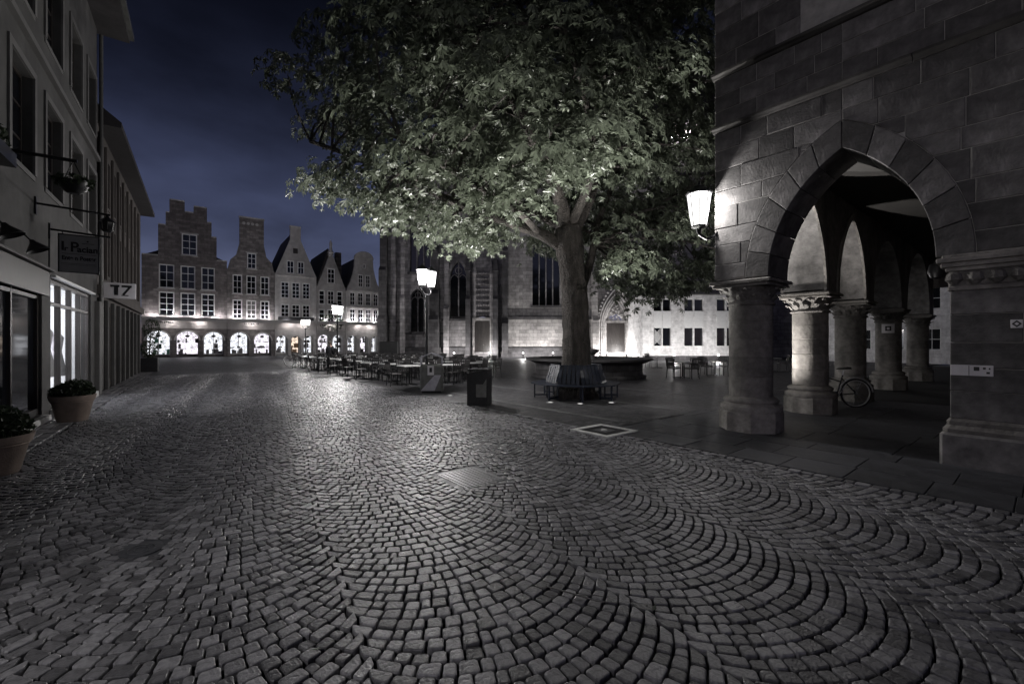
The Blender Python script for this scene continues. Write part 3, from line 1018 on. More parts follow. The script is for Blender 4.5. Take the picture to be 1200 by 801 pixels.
# string courses with moulded undersides
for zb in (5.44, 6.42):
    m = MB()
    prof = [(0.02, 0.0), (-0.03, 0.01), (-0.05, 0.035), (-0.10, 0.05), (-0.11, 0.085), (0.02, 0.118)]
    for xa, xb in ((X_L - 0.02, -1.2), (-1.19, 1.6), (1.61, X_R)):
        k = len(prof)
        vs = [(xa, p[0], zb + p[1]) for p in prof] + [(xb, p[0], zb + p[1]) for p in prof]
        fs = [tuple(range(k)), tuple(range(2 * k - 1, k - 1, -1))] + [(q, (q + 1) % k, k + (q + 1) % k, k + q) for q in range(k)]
        MB().add(vs, fs).build('string_course', 'shaded_ledge_stone', arc)
window(arc, WIN[0], WIN[1], WIN[2], WIN[3], 0.16, 2, 2, 0.09, frame='trim')
# window reveal
m = MB(); wall_holes(m, WIN[0] - 0.02, WIN[1] + 0.02, WIN[2] - 0.01, WIN[3] + 0.02, 0.02, 0.2, [(WIN[0] + 0.015, WIN[1] - 0.015, WIN[2] + 0.015, WIN[3] - 0.015)])
m.build('window_surround', 'sandstone', arc)

# columns ----------------------------------------------------------------
def column(x, y, rs=0.43):
    """returns parts for one column standing at local x, y"""
    e_ = rs - 0.43
    c = MB().lathe([(0.60 + e_, 0.0), (0.60 + e_, 0.33), (0.585 + e_, 0.36)], 8, None, False, True, math.pi / 8)
    col = c.build('column', 'sandstone_col', arc, True, loc=(x, y, 0))
    MB().lathe([(r_q + e_, z_q) for r_q, z_q in ((0.575, 0.362), (0.585, 0.40), (0.575, 0.45), (0.53, 0.475), (0.50, 0.50), (0.525, 0.53), (0.525, 0.56), (0.49, 0.59), (0.442, 0.615))], 32).build('base_moulding', 'sandstone_col', col, False)
    zs_ = [0.617, 0.98, 1.33, 1.66, 1.98, 2.26]
    for a, b in zip(zs_[:-1], zs_[1:]):
        r = rs + rnd.uniform(-0.002, 0.002)
        MB().lathe([(r - 0.006, a), (r, a + 0.007), (r, b - 0.009), (r - 0.006, b - 0.002)], 32).build('drum', 'sandstone_col', col, False)
    MB().lathe([(rs + 0.03, 2.26), (rs + 0.045, 2.285), (rs + 0.02, 2.31), (rs + 0.005, 2.33), (rs + 0.03, 2.45), (rs + 0.1, 2.565), (rs + 0.12, 2.58)], 32).build('capital', 'carved', col, False)
    # carved leaves round the bell
    for tier in range(2):
        for k in range(12):
            a = 2 * math.pi * (k + 0.5 * tier) / 12
            mm = Matrix.Rotation(a, 4, 'Z')
            r0 = rs + 0.005; zb = 2.33 + 0.11 * tier
            m = MB()
            pr = [(r0, zb), (r0 + 0.045, zb + 0.05), (r0 + 0.085 + 0.03 * tier, zb + 0.105), (r0 + 0.125 + 0.03 * tier, zb + 0.115), (r0 + 0.115 + 0.03 * tier, zb + 0.085)]
            wd = [0.05, 0.085, 0.075, 0.045, 0.02]
            vs = []; fs = []
            for (rr, zz), w_ in zip(pr, wd):
                vs += [(rr - 0.02, -w_, zz - 0.01), (rr + 0.012, 0, zz), (rr - 0.02, w_, zz - 0.01)]
            for q in range(4):
                for h in range(2):
                    fs.append((q * 3 + h, q * 3 + h + 1, q * 3 + h + 4, q * 3 + h + 3))
            m.add(vs, fs, True, mm)
            m.build('carved_leaf', 'carved', col, False)
    m = MB()
    q = rs + 0.13
    m.cbox(-q, q, -q, q, 2.582, 2.64, 0.03); m.build('abacus', 'sandstone_col', col, False)
    MB().cbox(-q - 0.035, q + 0.035, -q - 0.035, q + 0.035, 2.641, 2.70, 0.02).build('impost', 'sandstone_col', col, False)
    MB().cbox(-q + 0.06, q - 0.06, -q + 0.06, q - 0.06, 2.701, 2.76, 0.05).build('springer', 'sandstone', col, False)
    return col
YC = 0.45
column(-3.5, YC, 0.36)
# broad pier: plinth, moulded base, ashlar courses, carved band, moulded impost
pier = MB().box(-0.80, X_R, 0.045, 0.86, 0.0, 2.72).build('pier', 'mortar', arc, False)
MB().cbox(-0.93, X_R, -0.06, 0.98, 0.0, 0.42, 0.03).build('plinth', 'sandstone', pier, False)
MB().cbox(-0.905, X_R, -0.035, 0.955, 0.423, 0.52, 0.05).build('base_moulding', 'sandstone_col', pier, False)
MB().cbox(-0.87, X_R, 0.0, 0.92, 0.523, 0.60, 0.03).build('base_moulding', 'sandstone_col', pier, False)
zz = 0.606
for ci, h in enumerate((0.36, 0.3, 0.33, 0.36, 0.31)):
    x = -0.84
    while x < X_R - 0.3:
        x2 = min(X_R, x + rnd.uniform(0.45, 0.95))
        yb = 0.9 if x < -0.8 else 0.3
        m = MB(); m.prism([(x + 0.004, 0.004), (x2 - 0.004, 0.004), (x2 - 0.004, h - 0.004), (x + 0.004, h - 0.004)], 0.02 + rnd.uniform(-0.004, 0.004), yb, None, 0.008)
        m.build('stone_block', 'sandstone', pier, True, loc=(0, 0, zz)); x = x2
    zz += h
MB().cbox(-0.86, X_R, 0.0, 0.92, 2.27, 2.33, 0.015).build('necking', 'sandstone_col', pier, False)
MB().cbox(-0.855, X_R, 0.005, 0.91, 2.334, 2.52, 0.02).build('carved_band', 'carved', pier, False)
for k in range(6):
    MB().lathe([(0.03, 0), (0.09, 0.06), (0.07, 0.14), (0.02, 0.17)], 7, Matrix.Translation((-0.8 + k * 0.19, 0.0, 2.34)), True).build('carved_leaf', 'carved', pier, False)
for k, (e_, z0_, z1_) in enumerate(((0.02, 2.523, 2.57), (0.06, 2.573, 2.63), (0.10, 2.633, 2.69), (0.05, 2.693, 2.73))):
    MB().cbox(-0.86 - e_, X_R, -0.0 - e_, 0.92 + e_, z0_, z1_, 0.012).build('impost_moulding', 'sandstone_col', pier, False)

SIDE_W = [8.53, 11.7, 14.9, 19.4, 24.6]
for w in SIDE_W[1:]:
    column(-3.5, w - W_FACE, 0.35)
# side wall on columns: runs into depth; built in a turned frame (x' along V)
SM = Matrix.Translation((-3.5, 0, 0)) @ Matrix.Rotation(math.pi / 2, 4, 'Z')   # x' -> local y, y' -> -local x
side_arches = []
ws = [w - W_FACE for w in SIDE_W]
for a, b in zip(ws[:-1], ws[1:]):
    side_arches.append(Arch((a + b) / 2, (b - a) / 2 - 0.46, SPR, 1.9))
m = MB()
arch_wall(m, 0.87, ws[-1] + 0.5, SPR, TOP, -0.42, 0.42, side_arches, 0.0, 12, SM)
sw_ = m.build('side_wall', 'sandstone', arc)
for A in side_arches[:2]:
    pi_, po_ = A.pts(0.0, 8), A.pts(0.14, 8)
    for yy, d in ((-0.42, -1), (0.42, 1)):
        m = MB()
        for q in range(len(pi_) - 1):
            m.add([(pi_[q][0], yy + d * 0.03, pi_[q][1]), (pi_[q + 1][0], yy + d * 0.03, pi_[q + 1][1]), (po_[q + 1][0], yy + d * 0.03, po_[q + 1][1]), (po_[q][0], yy + d * 0.03, po_[q][1]),
                   (pi_[q][0], yy - d * 0.02, pi_[q][1]), (pi_[q + 1][0], yy - d * 0.02, pi_[q + 1][1]), (po_[q + 1][0], yy - d * 0.02, po_[q + 1][1]), (po_[q][0], yy - d * 0.02, po_[q][1])],
                  [(0, 1, 2, 3), (0, 4, 5, 1), (3, 2, 6, 7), (7, 6, 5, 4)], False, SM)
        m.build('arch_moulding', 'sandstone_col', sw_)

# ceiling, inner shop walls, closing wall, roof slab
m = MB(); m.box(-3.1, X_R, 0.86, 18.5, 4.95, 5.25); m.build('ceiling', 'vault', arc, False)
m = MB(); m.box(-0.9, -0.6, 3.4, 18.4, 0, 4.94); m.box(-0.6, X_R, 3.4, 3.7, 0, 4.94); m.build('inner_wall', 'brown_plaster', arc, False)
# cross ribs under the ceiling
for w in (1.95, 5.1, 9.0, 13.5):
    pass
m = MB(); m.box(X_L + 0.1, X_R, 0.3, 18.6, TOP, TOP + 0.3); m.build('roof_slab', 'roof', arc, False)
m = MB(); m.box(X_L + 0.05, X_R, 18.6, 18.9, 4.0, TOP); m.build('rear_wall', 'brown_plaster', arc, False)
m = MB(); m.box(X_R, X_R + 0.3, 0.3, 18.6, 0, TOP); m.build('party_wall', 'brown_plaster', arc, False)
# hanging lamp fixture under the vault, unlit, and notices on the columns
m = MB(); m.tube([(-1.85, 7.6, 4.94), (-1.85, 7.6, 3.65)], 0.012, 6); m.lathe([(0.03, 3.66), (0.16, 3.6), (0.2, 3.42), (0.14, 3.26), (0.03, 3.22)], 16, Matrix.Translation((-1.85, 7.6, 0)))
m.build('hanging_lamp', 'black_metal', arc, False)

def curved_plate(x, y, r, a0, a1, z0, z1, name, mat, parent, n=8):
    vs = []; fs = []
    for i in range(n + 1):
        a = a0 + (a1 - a0) * i / n
        for rr in (r + 0.004, r + 0.012):
            for z in (z0, z1):
                vs.append((x + rr * math.cos(a), y + rr * math.sin(a), z))
    for i in range(n):
        o, p = i * 4, i * 4 + 4
        fs += [(o + 2, p + 2, p + 3, o + 3), (o, o + 1, p + 1, p), (o + 1, o + 3, p + 3, p + 1), (o, p, p + 2, o + 2)]
    fs += [(0, 2, 3, 1), (n * 4, n * 4 + 1, n * 4 + 3, n * 4 + 2)]
    return MB().add(vs, fs).build(name, mat, parent)
def col_ang(x, y):
    """direction from a column to the camera in the arcade frame"""
    wp = SW(0, W_FACE) ; inv = Matrix.Rotation(-ARC_ROT, 4, 'Z')
    c = inv @ (Vector((0, 0, 0)) - wp)
    return math.atan2(c.y - y, c.x - x)
t = thing('direction_plate', 'white enamel plate with black marks on the broad stone pier', 'plate', SW(0, W_FACE), ARC_ROT)
MB().cbox(-0.83, -0.45, -0.004, 0.012, 1.17, 1.305, 0.003).build('plate', 'sign_white', t, False)
for x0, x1, z0, z1 in ((-0.665, -0.659, 1.175, 1.3), (-0.62, -0.57, 1.235, 1.285), (-0.54, -0.515, 1.255, 1.28), (-0.51, -0.48, 1.2, 1.225), (-0.49, -0.475, 1.255, 1.275)):
    MB().box(x0, x1, -0.008, -0.005, z0, z1).build('black_mark', 'ink', t, False)
t = thing('pier_badge', 'small pale square badge on the broad pier above the enamel plate', 'badge', SW(0, W_FACE), ARC_ROT)
MB().cbox(-0.31, -0.21, -0.002, 0.012, 1.77, 1.87, 0.003).build('plate', 'sign_white', t, False)
mq = Matrix.Translation((-0.26, -0.004, 1.82)) @ Matrix.Rotation(R(45), 4, 'Y')
MB().box(-0.03, 0.03, -0.004, 0.0, -0.03, 0.03, mq).build('emblem', 'ink', t, False)
MB().box(-0.014, 0.014, -0.008, -0.005, -0.014, 0.014, mq).build('emblem_centre', 'sign_white', t, False)
cy4 = SIDE_W[3] - W_FACE
ca = col_ang(-3.5, cy4)
t = thing('notice', 'framed pale notice with a dark round emblem on the far column', 'notice', SW(0, W_FACE), ARC_ROT)
curved_plate(-3.5, cy4, 0.35, ca - 0.5, ca + 0.45, 1.9, 2.2, 'board', 'sign_white', t, 6)
curved_plate(-3.5, cy4, 0.358, ca - 0.22, ca + 0.2, 1.97, 2.13, 'emblem', 'ink', t, 4)
curved_plate(-3.5, cy4, 0.364, ca - 0.1, ca + 0.08, 2.01, 2.09, 'emblem_centre', 'sign_white', t, 3)

#@@LEFT
# ------------------------------------------------------------------ buildings on the left
LROT = math.atan2(LD.y, LD.x)        # local x = away along the facade, local -y = towards the street
JT = 0.45                            # joint between the two buildings
lb = thing('shop_building', 'pale plastered shop building with tall windows and hanging signs', 'building', L0, LROT)
X0 = -15.9
win_x = [(-7.2, -5.95), (-5.1, -3.85), (-2.95, -1.75), (-0.95, 0.15), (-9.3, -8.05), (-11.4, -10.15), (-13.5, -12.25)]
holes = [(a, b, 4.8, 6.65) for a, b in win_x] + [(a, b, 7.9, 9.6) for a, b in win_x]
shop1 = (-4.72, -0.45, 0.16, 2.97)
shop2 = (-9.4, -5.35, 0.12, 2.98)
shop3 = (-14.2, -10.0, 0.12, 2.98)
m = MB(); wall_holes(m, X0, JT, 0, 11.3, 0, 0.32, holes + [shop1, shop2, shop3]); m.build('wall', 'plaster', lb, False)
m = MB(); m.box(X0, JT, 0.33, 9, 10.9, 11.29); m.box(X0, X0 + 0.3, 0.33, 9, 0, 10.89); m.box(JT - 0.3, JT, 0.33, 9, 0, 10.89); m.box(X0 + 0.3, JT - 0.3, 8.7, 9, 0, 10.89)
m.build('rear_walls', 'plaster', lb, False)
m = MB()
m.add([(X0 - 0.2, -0.75, 11.3), (JT + 0.25, -0.75, 11.3), (JT + 0.25, -0.75, 11.55), (X0 - 0.2, -0.75, 11.55), (X0 - 0.2, 4.5, 15.2), (JT + 0.25, 4.5, 15.2), (X0 - 0.2, 9.4, 11.3), (JT + 0.25, 9.4, 11.3)],
      [(0, 1, 2, 3), (3, 2, 5, 4), (4, 5, 7, 6), (0, 6, 7, 1), (0, 3, 4, 6), (1, 7, 5, 2)])
m.build('roof', 'roof', lb)
m = MB(); m.box(X0 - 0.2, JT + 0.26, -0.86, -0.752, 11.4, 11.56); m.build('gutter', 'tin', lb, False)
for a, b in win_x:
    for z0, z1 in ((4.8, 6.65), (7.9, 9.6)):
        window(lb, a, b, z0, z1, 0.14, 2, 3, 0.07, frame='dark_wood', sill='trim')
# moulded surrounds
for a, b in win_x:
    for z0, z1 in ((4.8, 6.65), (7.9, 9.6)):
        m = MB(); e = 0.13
        m.box(a - e, a - 0.005, -0.035, 0.05, z0, z1 + e); m.box(b + 0.005, b + e, -0.035, 0.05, z0, z1 + e); m.box(a - 0.005, b + 0.005, -0.035, 0.05, z1 + 0.005, z1 + e)
        m.build('window_surround', 'trim', lb, False)
m = MB(); m.box(X0, JT, -0.09, 0.02, 7.2, 7.32); m.build('string_course', 'trim', lb, False)
m = MB(); m.cbox(JT - 0.36, JT + 0.02, -0.12, 0.03, 0.0, 2.85, 0.02); m.build('corner_pilaster', 'trim', lb, False)
m = MB(); m.tube([(JT + 0.06, -0.09, 0.1), (JT + 0.06, -0.09, 11.2)], 0.05, 10); m.build('downpipe', 'tin', lb, False)

def shopfront(b, rect, frame, bars, back_mat, depth=1.3, transom=2.42, goods=None, lit=True):
    x0, x1, z0, z1 = rect
    m = MB(); f = 0.075
    m.box(x0, x0 + f, 0.05, 0.16, z0, z1); m.box(x1 - f, x1, 0.05, 0.16, z0, z1)
    m.box(x0 + f, x1 - f, 0.05, 0.16, z0, z0 + 0.14); m.box(x0 + f, x1 - f, 0.05, 0.16, z1 - f, z1)
    for q in bars: m.box(q - f / 2, q + f / 2, 0.052, 0.158, z0 + 0.14, z1 - f)
    if transom: m.box(x0 + f, x1 - f, 0.056, 0.15, transom - 0.035, transom + 0.035)
    fr = m.build('shop_window', frame, b, False)
    pts = [x0 + f] + list(bars) + [x1 - f]
    for a, c in zip(pts[:-1], pts[1:]):
        MB().box(a + 0.03, c - 0.03, 0.1, 0.108, z0 + 0.12, z1 - f + 0.01).build('pane', 'glass' if lit else 'dark_glass', fr, False)
    if lit:
        MB().box(x0 - 0.1, x1 + 0.1, depth, depth + 0.05, 0.02, z1 + 0.2).build('lit_back_wall', back_mat, b, False)
        m = MB(); m.box(x0 - 0.15, x0 - 0.11, 0.33, depth, 0.02, z1 + 0.2); m.box(x1 + 0.11, x1 + 0.15, 0.33, depth, 0.02, z1 + 0.2); m.box(x0 - 0.1, x1 + 0.1, 0.33, depth, 0.02, 0.3); m.box(x0 - 0.1, x1 + 0.1, 0.33, depth, z1 + 0.16, z1 + 0.2)
        m.build('window_bay', 'white_paint', b, False)
    return fr
shopfront(lb, shop1, 'dark_wood', (-3.6, -2.55, -1.5), 'shop_left', 0.95, 2.45)
shopfront(lb, shop2, 'dark_wood', (-8.2, -6.9), None, 1.2, 2.5, lit=False)
shopfront(lb, shop3, 'dark_wood', (-12.8, -11.4), None, 1.2, 2.5, lit=False)
# fascia over the dark shop
for s_ in (shop2, shop3):
    MB().cbox(s_[0] - 0.2, s_[1] + 0.2, -0.07, -0.004, 2.55, 3.05, 0.012).build('fascia_board', 'dark_wood', lb, False)
    MB().cbox(s_[0] - 0.25, s_[1] + 0.25, -0.16, -0.004, 3.052, 3.1, 0.01).build('fascia_ledge', 'trim', lb, False)
MB().cbox(shop1[0] - 0.05, shop1[1] + 0.05, -0.1, -0.004, 2.99, 3.04, 0.01).build('shop_ledge', 'white_paint', lb, False)
MB().cbox(shop1[0] - 0.1, shop1[1] + 0.1, -0.16, -0.004, 0.0, 0.15, 0.01).build('shop_plinth', 'pale_stone', lb, False)
MB().cbox(shop2[0] - 0.1, shop2[1] + 0.1, -0.12, -0.004, 0.0, 0.11, 0.01).build('threshold', 'pale_stone', lb, False)
# goods standing in the lit window: dressed display busts
def bust(x, y, z, h, mat, label):
    t = thing('display_bust', label, 'bust', L0 + LD * x + LP * (-y), LROT, 'dressed busts in the lit shop window')
    MB().lathe([(0.16, z), (0.16, z + 0.02), (0.02, z + 0.04), (0.018, z + h * 0.5)], 16).build('stand', 'black_metal', t, False)
    MB().lathe([(0.26, z + h * 0.22), (0.2, z + h * 0.45), (0.13, z + h * 0.62), (0.17, z + h * 0.78), (0.19, z + h * 0.86), (0.09, z + h * 0.93), (0.05, z + h * 0.97), (0.045, z + h)], 18, Matrix.Diagonal((1.1, 0.75, 1, 1))).build('dress', mat, t, False)
for i, (x, h, mt) in enumerate(((-4.2, 1.75, 'dress'), (-3.0, 1.6, 'goods'), (-2.05, 1.8, 'dress'), (-0.95, 1.65, 'goods'))):
    bust(x, 0.62, 0.305, h, mt, 'pale dressed bust in the lit shop window' if mt == 'dress' else 'dark dressed bust in the lit shop window')

def wall_pt(x, out, z=0.0):
    return L0 + LD * x + LP * out + Vector((0, 0, z))

# brackets with what hangs on them
def bracket(x, z, ln, label, rise=0.0, r=0.022):
    t = thing('wall_bracket', label, 'bracket', wall_pt(x, 0, z), LROT)
    MB().tube([(0, 0.0, 0), (0, -ln, -rise)], r, 8).build('arm', 'black_metal', t, False)
    MB().box(-0.04, 0.04, -0.03, 0.02, -0.22, 0.12).build('wall_plate', 'black_metal', t, False)
    return t
bracket(-7.95, 4.62, 0.95, 'long thick black bracket carrying a flower basket', 0.0, 0.03)
bracket(-5.84, 4.3, 1.1, 'slim black bracket carrying a small lantern', 0.06)
bt = bracket(-4.86, 4.0, 0.98, 'black iron bracket from which the square shop sign hangs', 0.05)
MB().tube([(0, -0.005, -0.2), (0, -0.005, -1.25)], 0.018, 6).build('stay', 'black_metal', bt, False)

for i, x in enumerate((-8.7, -7.4)):
    t = thing('gooseneck_lamp', 'unlit black gooseneck lamp over the dark shop fascia', 'lamp', wall_pt(x, 0.0, 3.3), LROT, 'gooseneck lamps over the dark shop')
    MB().tube([(0, 0, 0), (0, -0.08, 0.1), (0, -0.22, 0.1), (0, -0.3, 0.0)], 0.014, 7).build('arm', 'black_metal', t, False)
    MB().lathe([(0.03, 0.05), (0.05, 0.0), (0.16, -0.14), (0.155, -0.145)], 16, Matrix.Translation((0, -0.32, -0.02)) @ Matrix.Rotation(R(-25), 4, 'X'), True, False).build('shade', 'black_metal', t, False)
t = thing('window_box', 'dark flower box with a small plant under the upper window', 'flower box', wall_pt(-8.5, 0.14, 4.35), LROT)
MB().cbox(-0.55, 0.55, -0.12, 0.12, 0, 0.22, 0.015).build('box', 'black_metal', t, False)

def leaf_cloud(mb, c, rad, n, size, seed, flat=1.0):
    r_ = np.random.default_rng(seed)
    for i in range(n):
        d = r_.normal(size=3); d /= np.linalg.norm(d)
        rr = r_.uniform(0.55, 1.0) ** 0.5
        p = Vector((c[0] + d[0] * rad[0] * rr, c[1] + d[1] * rad[1] * rr, c[2] + d[2] * rad[2] * rr))
        a = Vector(r_.normal(size=3)).normalized(); b = a.cross(Vector(r_.normal(size=3))).normalized()
        s = size * r_.uniform(0.6, 1.3)
        mb.add([p - a * s, p + b * s * 0.45, p + a * s, p - b * s * 0.45], [(0, 1, 2, 3)], False)
    return mb

leaf_cloud(MB(), (0, 0, 0.32), (0.5, 0.14, 0.2), 220, 0.05, 3).build('plant', 'shrub', t, False)
p0 = wall_pt(-7.95, 0.9, 4.62)
t = thing('flower_basket', 'dark hanging flower basket at the end of a bracket', 'basket', p0 - Vector((0, 0, 0.55)))
MB().lathe([(0.08, 0.0), (0.17, 0.08), (0.2, 0.2), (0.19, 0.2)], 16).build('bowl', 'black_metal', t, False)
m = MB(); m.tube([(-0.18, 0, 0.2), (0, 0, 0.55)], 0.008, 5); m.tube([(0.18, 0, 0.2), (0, 0, 0.55)], 0.008, 5); m.build('chain', 'black_metal', t, False)
leaf_cloud(MB(), (0, 0, 0.2), (0.27, 0.27, 0.12), 160, 0.05, 5).build('plant', 'shrub', t, False)
p0 = wall_pt(-5.84, 1.05, 4.24)
t = thing('small_lantern', 'small unlit black lantern hanging from the slim bracket', 'lantern', p0 - Vector((0, 0, 0.36)))
MB().lathe([(0.06, 0.0), (0.1, 0.04), (0.12, 0.2), (0.15, 0.22), (0.04, 0.3), (0.012, 0.36)], 8).build('housing', 'black_metal', t, False)
m = MB()
for k in range(8):
    mm = Matrix.Rotation(k * math.pi / 4, 4, 'Z'); m.bar((0.105, 0, 0.045), (0.122, 0, 0.2), 0.012, None, mm)
m.build('cage_bars', 'tin', t, False)
# the square sign: board stands square to the wall, readable from the street
sign_rot = LROT + math.pi / 2
def across(x, q, z):
    return wall_pt(x, q, z)
t = thing('hanging_sign', 'square grey hanging sign with dark lettering and thin rules', 'sign', across(-4.86, 0.47, 3.1), math.atan2(LP.y, LP.x))
m = MB(); m.cbox(-0.31, 0.31, -0.012, 0.012, 0.02, 0.81, 0.006); m.build('board', 'sign_board', t, False)
m = MB(); m.box(-0.33, -0.31, -0.02, 0.02, 0, 0.83); m.box(0.31, 0.33, -0.02, 0.02, 0, 0.83); m.box(-0.31, 0.31, -0.02, 0.02, 0, 0.02); m.box(-0.31, 0.31, -0.02, 0.02, 0.81, 0.83)
m.build('frame', 'black_metal', t, False)
m = MB()
for x in (-0.26, 0.26): m.tube([(x, 0, 0.83), (x, 0, 0.9)], 0.008, 5)
m.build('hanger', 'black_metal', t, False)
text_on('I', 0.27, 'ink', t, -0.255, -0.015, 0.56, 0.006)
text_on('r', 0.15, 'ink', t, -0.205, -0.015, 0.515, 0.004)
text_on('P', 0.3, 'ink', t, -0.075, -0.015, 0.55, 0.006, sx=0.9)
text_on('acian', 0.185, 'ink', t, 0.135, -0.015, 0.515, 0.005, sx=0.9)
text_on('Ente n Poster', 0.12, 'ink', t, 0.0, -0.015, 0.315, 0.004, sx=0.82)
for r_q in ((-0.27, 0.28, 0.405, 0.413), (-0.28, 0.28, 0.195, 0.201), (-0.28, 0.28, 0.165, 0.169), (0.04, 0.24, 0.645, 0.655)):
    MB().box(r_q[0], r_q[1], -0.016, -0.012, r_q[2], r_q[3]).build('rule', 'ink', t, False)
MB().lathe([(0.018, -0.0), (0.018, 0.004)], 10, Matrix.Translation((0.135, -0.012, 0.70)) @ Matrix.Rotation(R(90), 4, 'X')).build('emblem', 'ink', t, False)
# boxed sign on the second building
t = thing('boxed_sign', 'white boxed projecting sign with two heavy black letters', 'sign', across(0.75, 0.5, 3.0), math.atan2(LP.y, LP.x))
MB().cbox(-0.42, 0.4, -0.06, 0.06, 0.0, 0.5, 0.015).build('box', 'sign_white', t, False)
MB().tube([(-0.5, 0, 0.45), (-0.4, 0, 0.45)], 0.02, 6).build('fixing', 'black_metal', t, False)
m = MB(); m.box(-0.22, 0.0, -0.068, -0.061, 0.36, 0.43); m.box(-0.13, -0.03, -0.068, -0.061, 0.1, 0.36)
m.box(0.05, 0.3, -0.068, -0.061, 0.36, 0.43); m.bar((0.25, -0.064, 0.37), (0.09, -0.064, 0.12), 0.008, 0.06); m.box(0.05, 0.22, -0.068, -0.061, 0.085, 0.115)
m.build('lettering', 'ink', t, False)

# second building, brown, with pilasters
b2 = thing('brown_building', 'dark brown plastered building with narrow pilasters and a deep eave', 'building', L0, LROT)
XE = 12.9
bx = [0.62 + i * 1.36 for i in range(9)]
holes = [(x + 0.28, x + 1.08, 3.9, 5.7) for x in bx] + [(x + 0.28, x + 1.08, 6.3, 7.9) for x in bx] + [(x + 0.22, x + 1.14, 0.3, 2.85) for x in bx]
m = MB(); wall_holes(m, JT + 0.004, XE, 0, 8.5, 0.03, 0.35, holes); m.build('wall', 'brown_plaster', b2, False)
m = MB(); m.box(XE - 0.3, XE, 0.36, 8, 0, 8.49); m.box(JT + 0.01, XE - 0.31, 7.7, 8, 0, 8.49); m.build('rear_walls', 'brown_plaster', b2, False)
m = MB()
m.add([(JT + 0.27, -0.55, 8.5), (XE + 0.3, -0.55, 8.5), (XE + 0.3, -0.55, 8.68), (JT + 0.27, -0.55, 8.68), (JT + 0.27, 4, 12.3), (XE + 0.3, 4, 12.3), (JT + 0.27, 8.3, 8.5), (XE + 0.3, 8.3, 8.5)],
      [(0, 1, 2, 3), (3, 2, 5, 4), (4, 5, 7, 6), (0, 6, 7, 1), (0, 3, 4, 6), (1, 7, 5, 2)])
m.build('roof', 'roof', b2)
for x in bx:
    window(b2, x + 0.28, x + 1.08, 3.9, 5.7, 0.17, 2, 3, 0.06, frame='dark_wood', sill='brown_plaster')
    window(b2, x + 0.28, x + 1.08, 6.3, 7.9, 0.17, 2, 3, 0.06, frame='dark_wood', sill='brown_plaster')
    window(b2, x + 0.22, x + 1.14, 0.3, 2.85, 0.2, 1, 2, 0.05, frame='dark_wood')
    MB().cbox(x - 0.1, x + 0.14, -0.08, 0.028, 0.0, 3.0, 0.015).build('pilaster', 'plaster', b2, False)
    MB().cbox(x + 0.09 - 0.13, x + 0.09, -0.05, 0.028, 3.7, 8.2, 0.012).build('upper_pilaster', 'brown_plaster', b2, False)
MB().cbox(JT + 0.01, XE, -0.12, 0.028, 3.1, 3.4, 0.02).build('cornice', 'brown_plaster', b2, False)

# plant pots -----------------------------------------------------------
def pot(loc, rr, h, label, seed, lush):
    t = thing('plant_pot', label, 'plant pot', loc, 0)
    MB().lathe([(rr * 0.62, 0), (rr * 0.66, 0.02), (rr * 0.86, h * 0.72), (rr * 0.9, h * 0.75), (rr * 0.9, h * 0.79), (rr * 0.94, h * 0.81), (rr, h * 0.98), (rr, h), (rr * 0.9, h), (rr * 0.88, h * 0.9)], 36).build('pot', 'terracotta', t, False)
    MB().lathe([(rr * 0.87, h * 0.9), (rr * 0.5, h * 0.93)], 24).build('soil', 'soil', t, False)
    m = MB()
    leaf_cloud(m, (0, 0, h + 0.08), (rr * 1.0, rr * 1.0, lush), 1500, 0.035, seed)
    leaf_cloud(m, (0.08, 0, h + 0.16), (rr * 0.7, rr * 0.7, lush), 700, 0.035, seed + 1)
    m.build('foliage', 'shrub', t, False)
    m = MB()
    for k in range(14):
        a = k * 2.4; m.tube([(0.1 * math.cos(a), 0.1 * math.sin(a), h * 0.9), (rr * 0.6 * math.cos(a), rr * 0.6 * math.sin(a), h + 0.12)], 0.008, 5)
    m.build('stems', 'bark', t, False)
pot((-8.95, 8.95, 0), 0.36, 0.52, 'wide terracotta pot with a dark bush before the lit shop window', 21, 0.17)
pot((-6.3, 5.3, 0), 0.38, 0.47, 'wide terracotta pot with a dark bush before the unlit shop window', 31, 0.2)
# planter at the far end of the brown building
q = wall_pt(XE - 0.2, 0.35)
t = thing('box_planter', 'dark box planter with a tall shrub at the far house corner', 'planter', q, LROT)
MB().cbox(-0.5, 0.5, -0.4, 0.4, 0, 0.75, 0.02).build('box', 'black_metal', t, False)
m = MB(); leaf_cloud(m, (0, 0, 1.2), (0.45, 0.4, 0.5), 500, 0.06, 41); leaf_cloud(m, (0.1, -0.1, 2.3), (0.4, 0.4, 0.6), 500, 0.06, 42); m.build('foliage', 'shrub', t, False)
MB().tube([(0, 0, 0.7), (0.05, -0.03, 1.6), (0.1, -0.1, 2.5)], [0.04, 0.03, 0.015], 7).build('stem', 'bark', t, False)
#@@HOUSES
# ------------------------------------------------------------------ gabled houses across the square
H0 = Vector((-36.7, 43.5, 0)); HD = Vector((0.805, 0.593, 0)).normalized()
HROT = math.atan2(HD.y, HD.x)        # local x along the row, local -y towards the camera

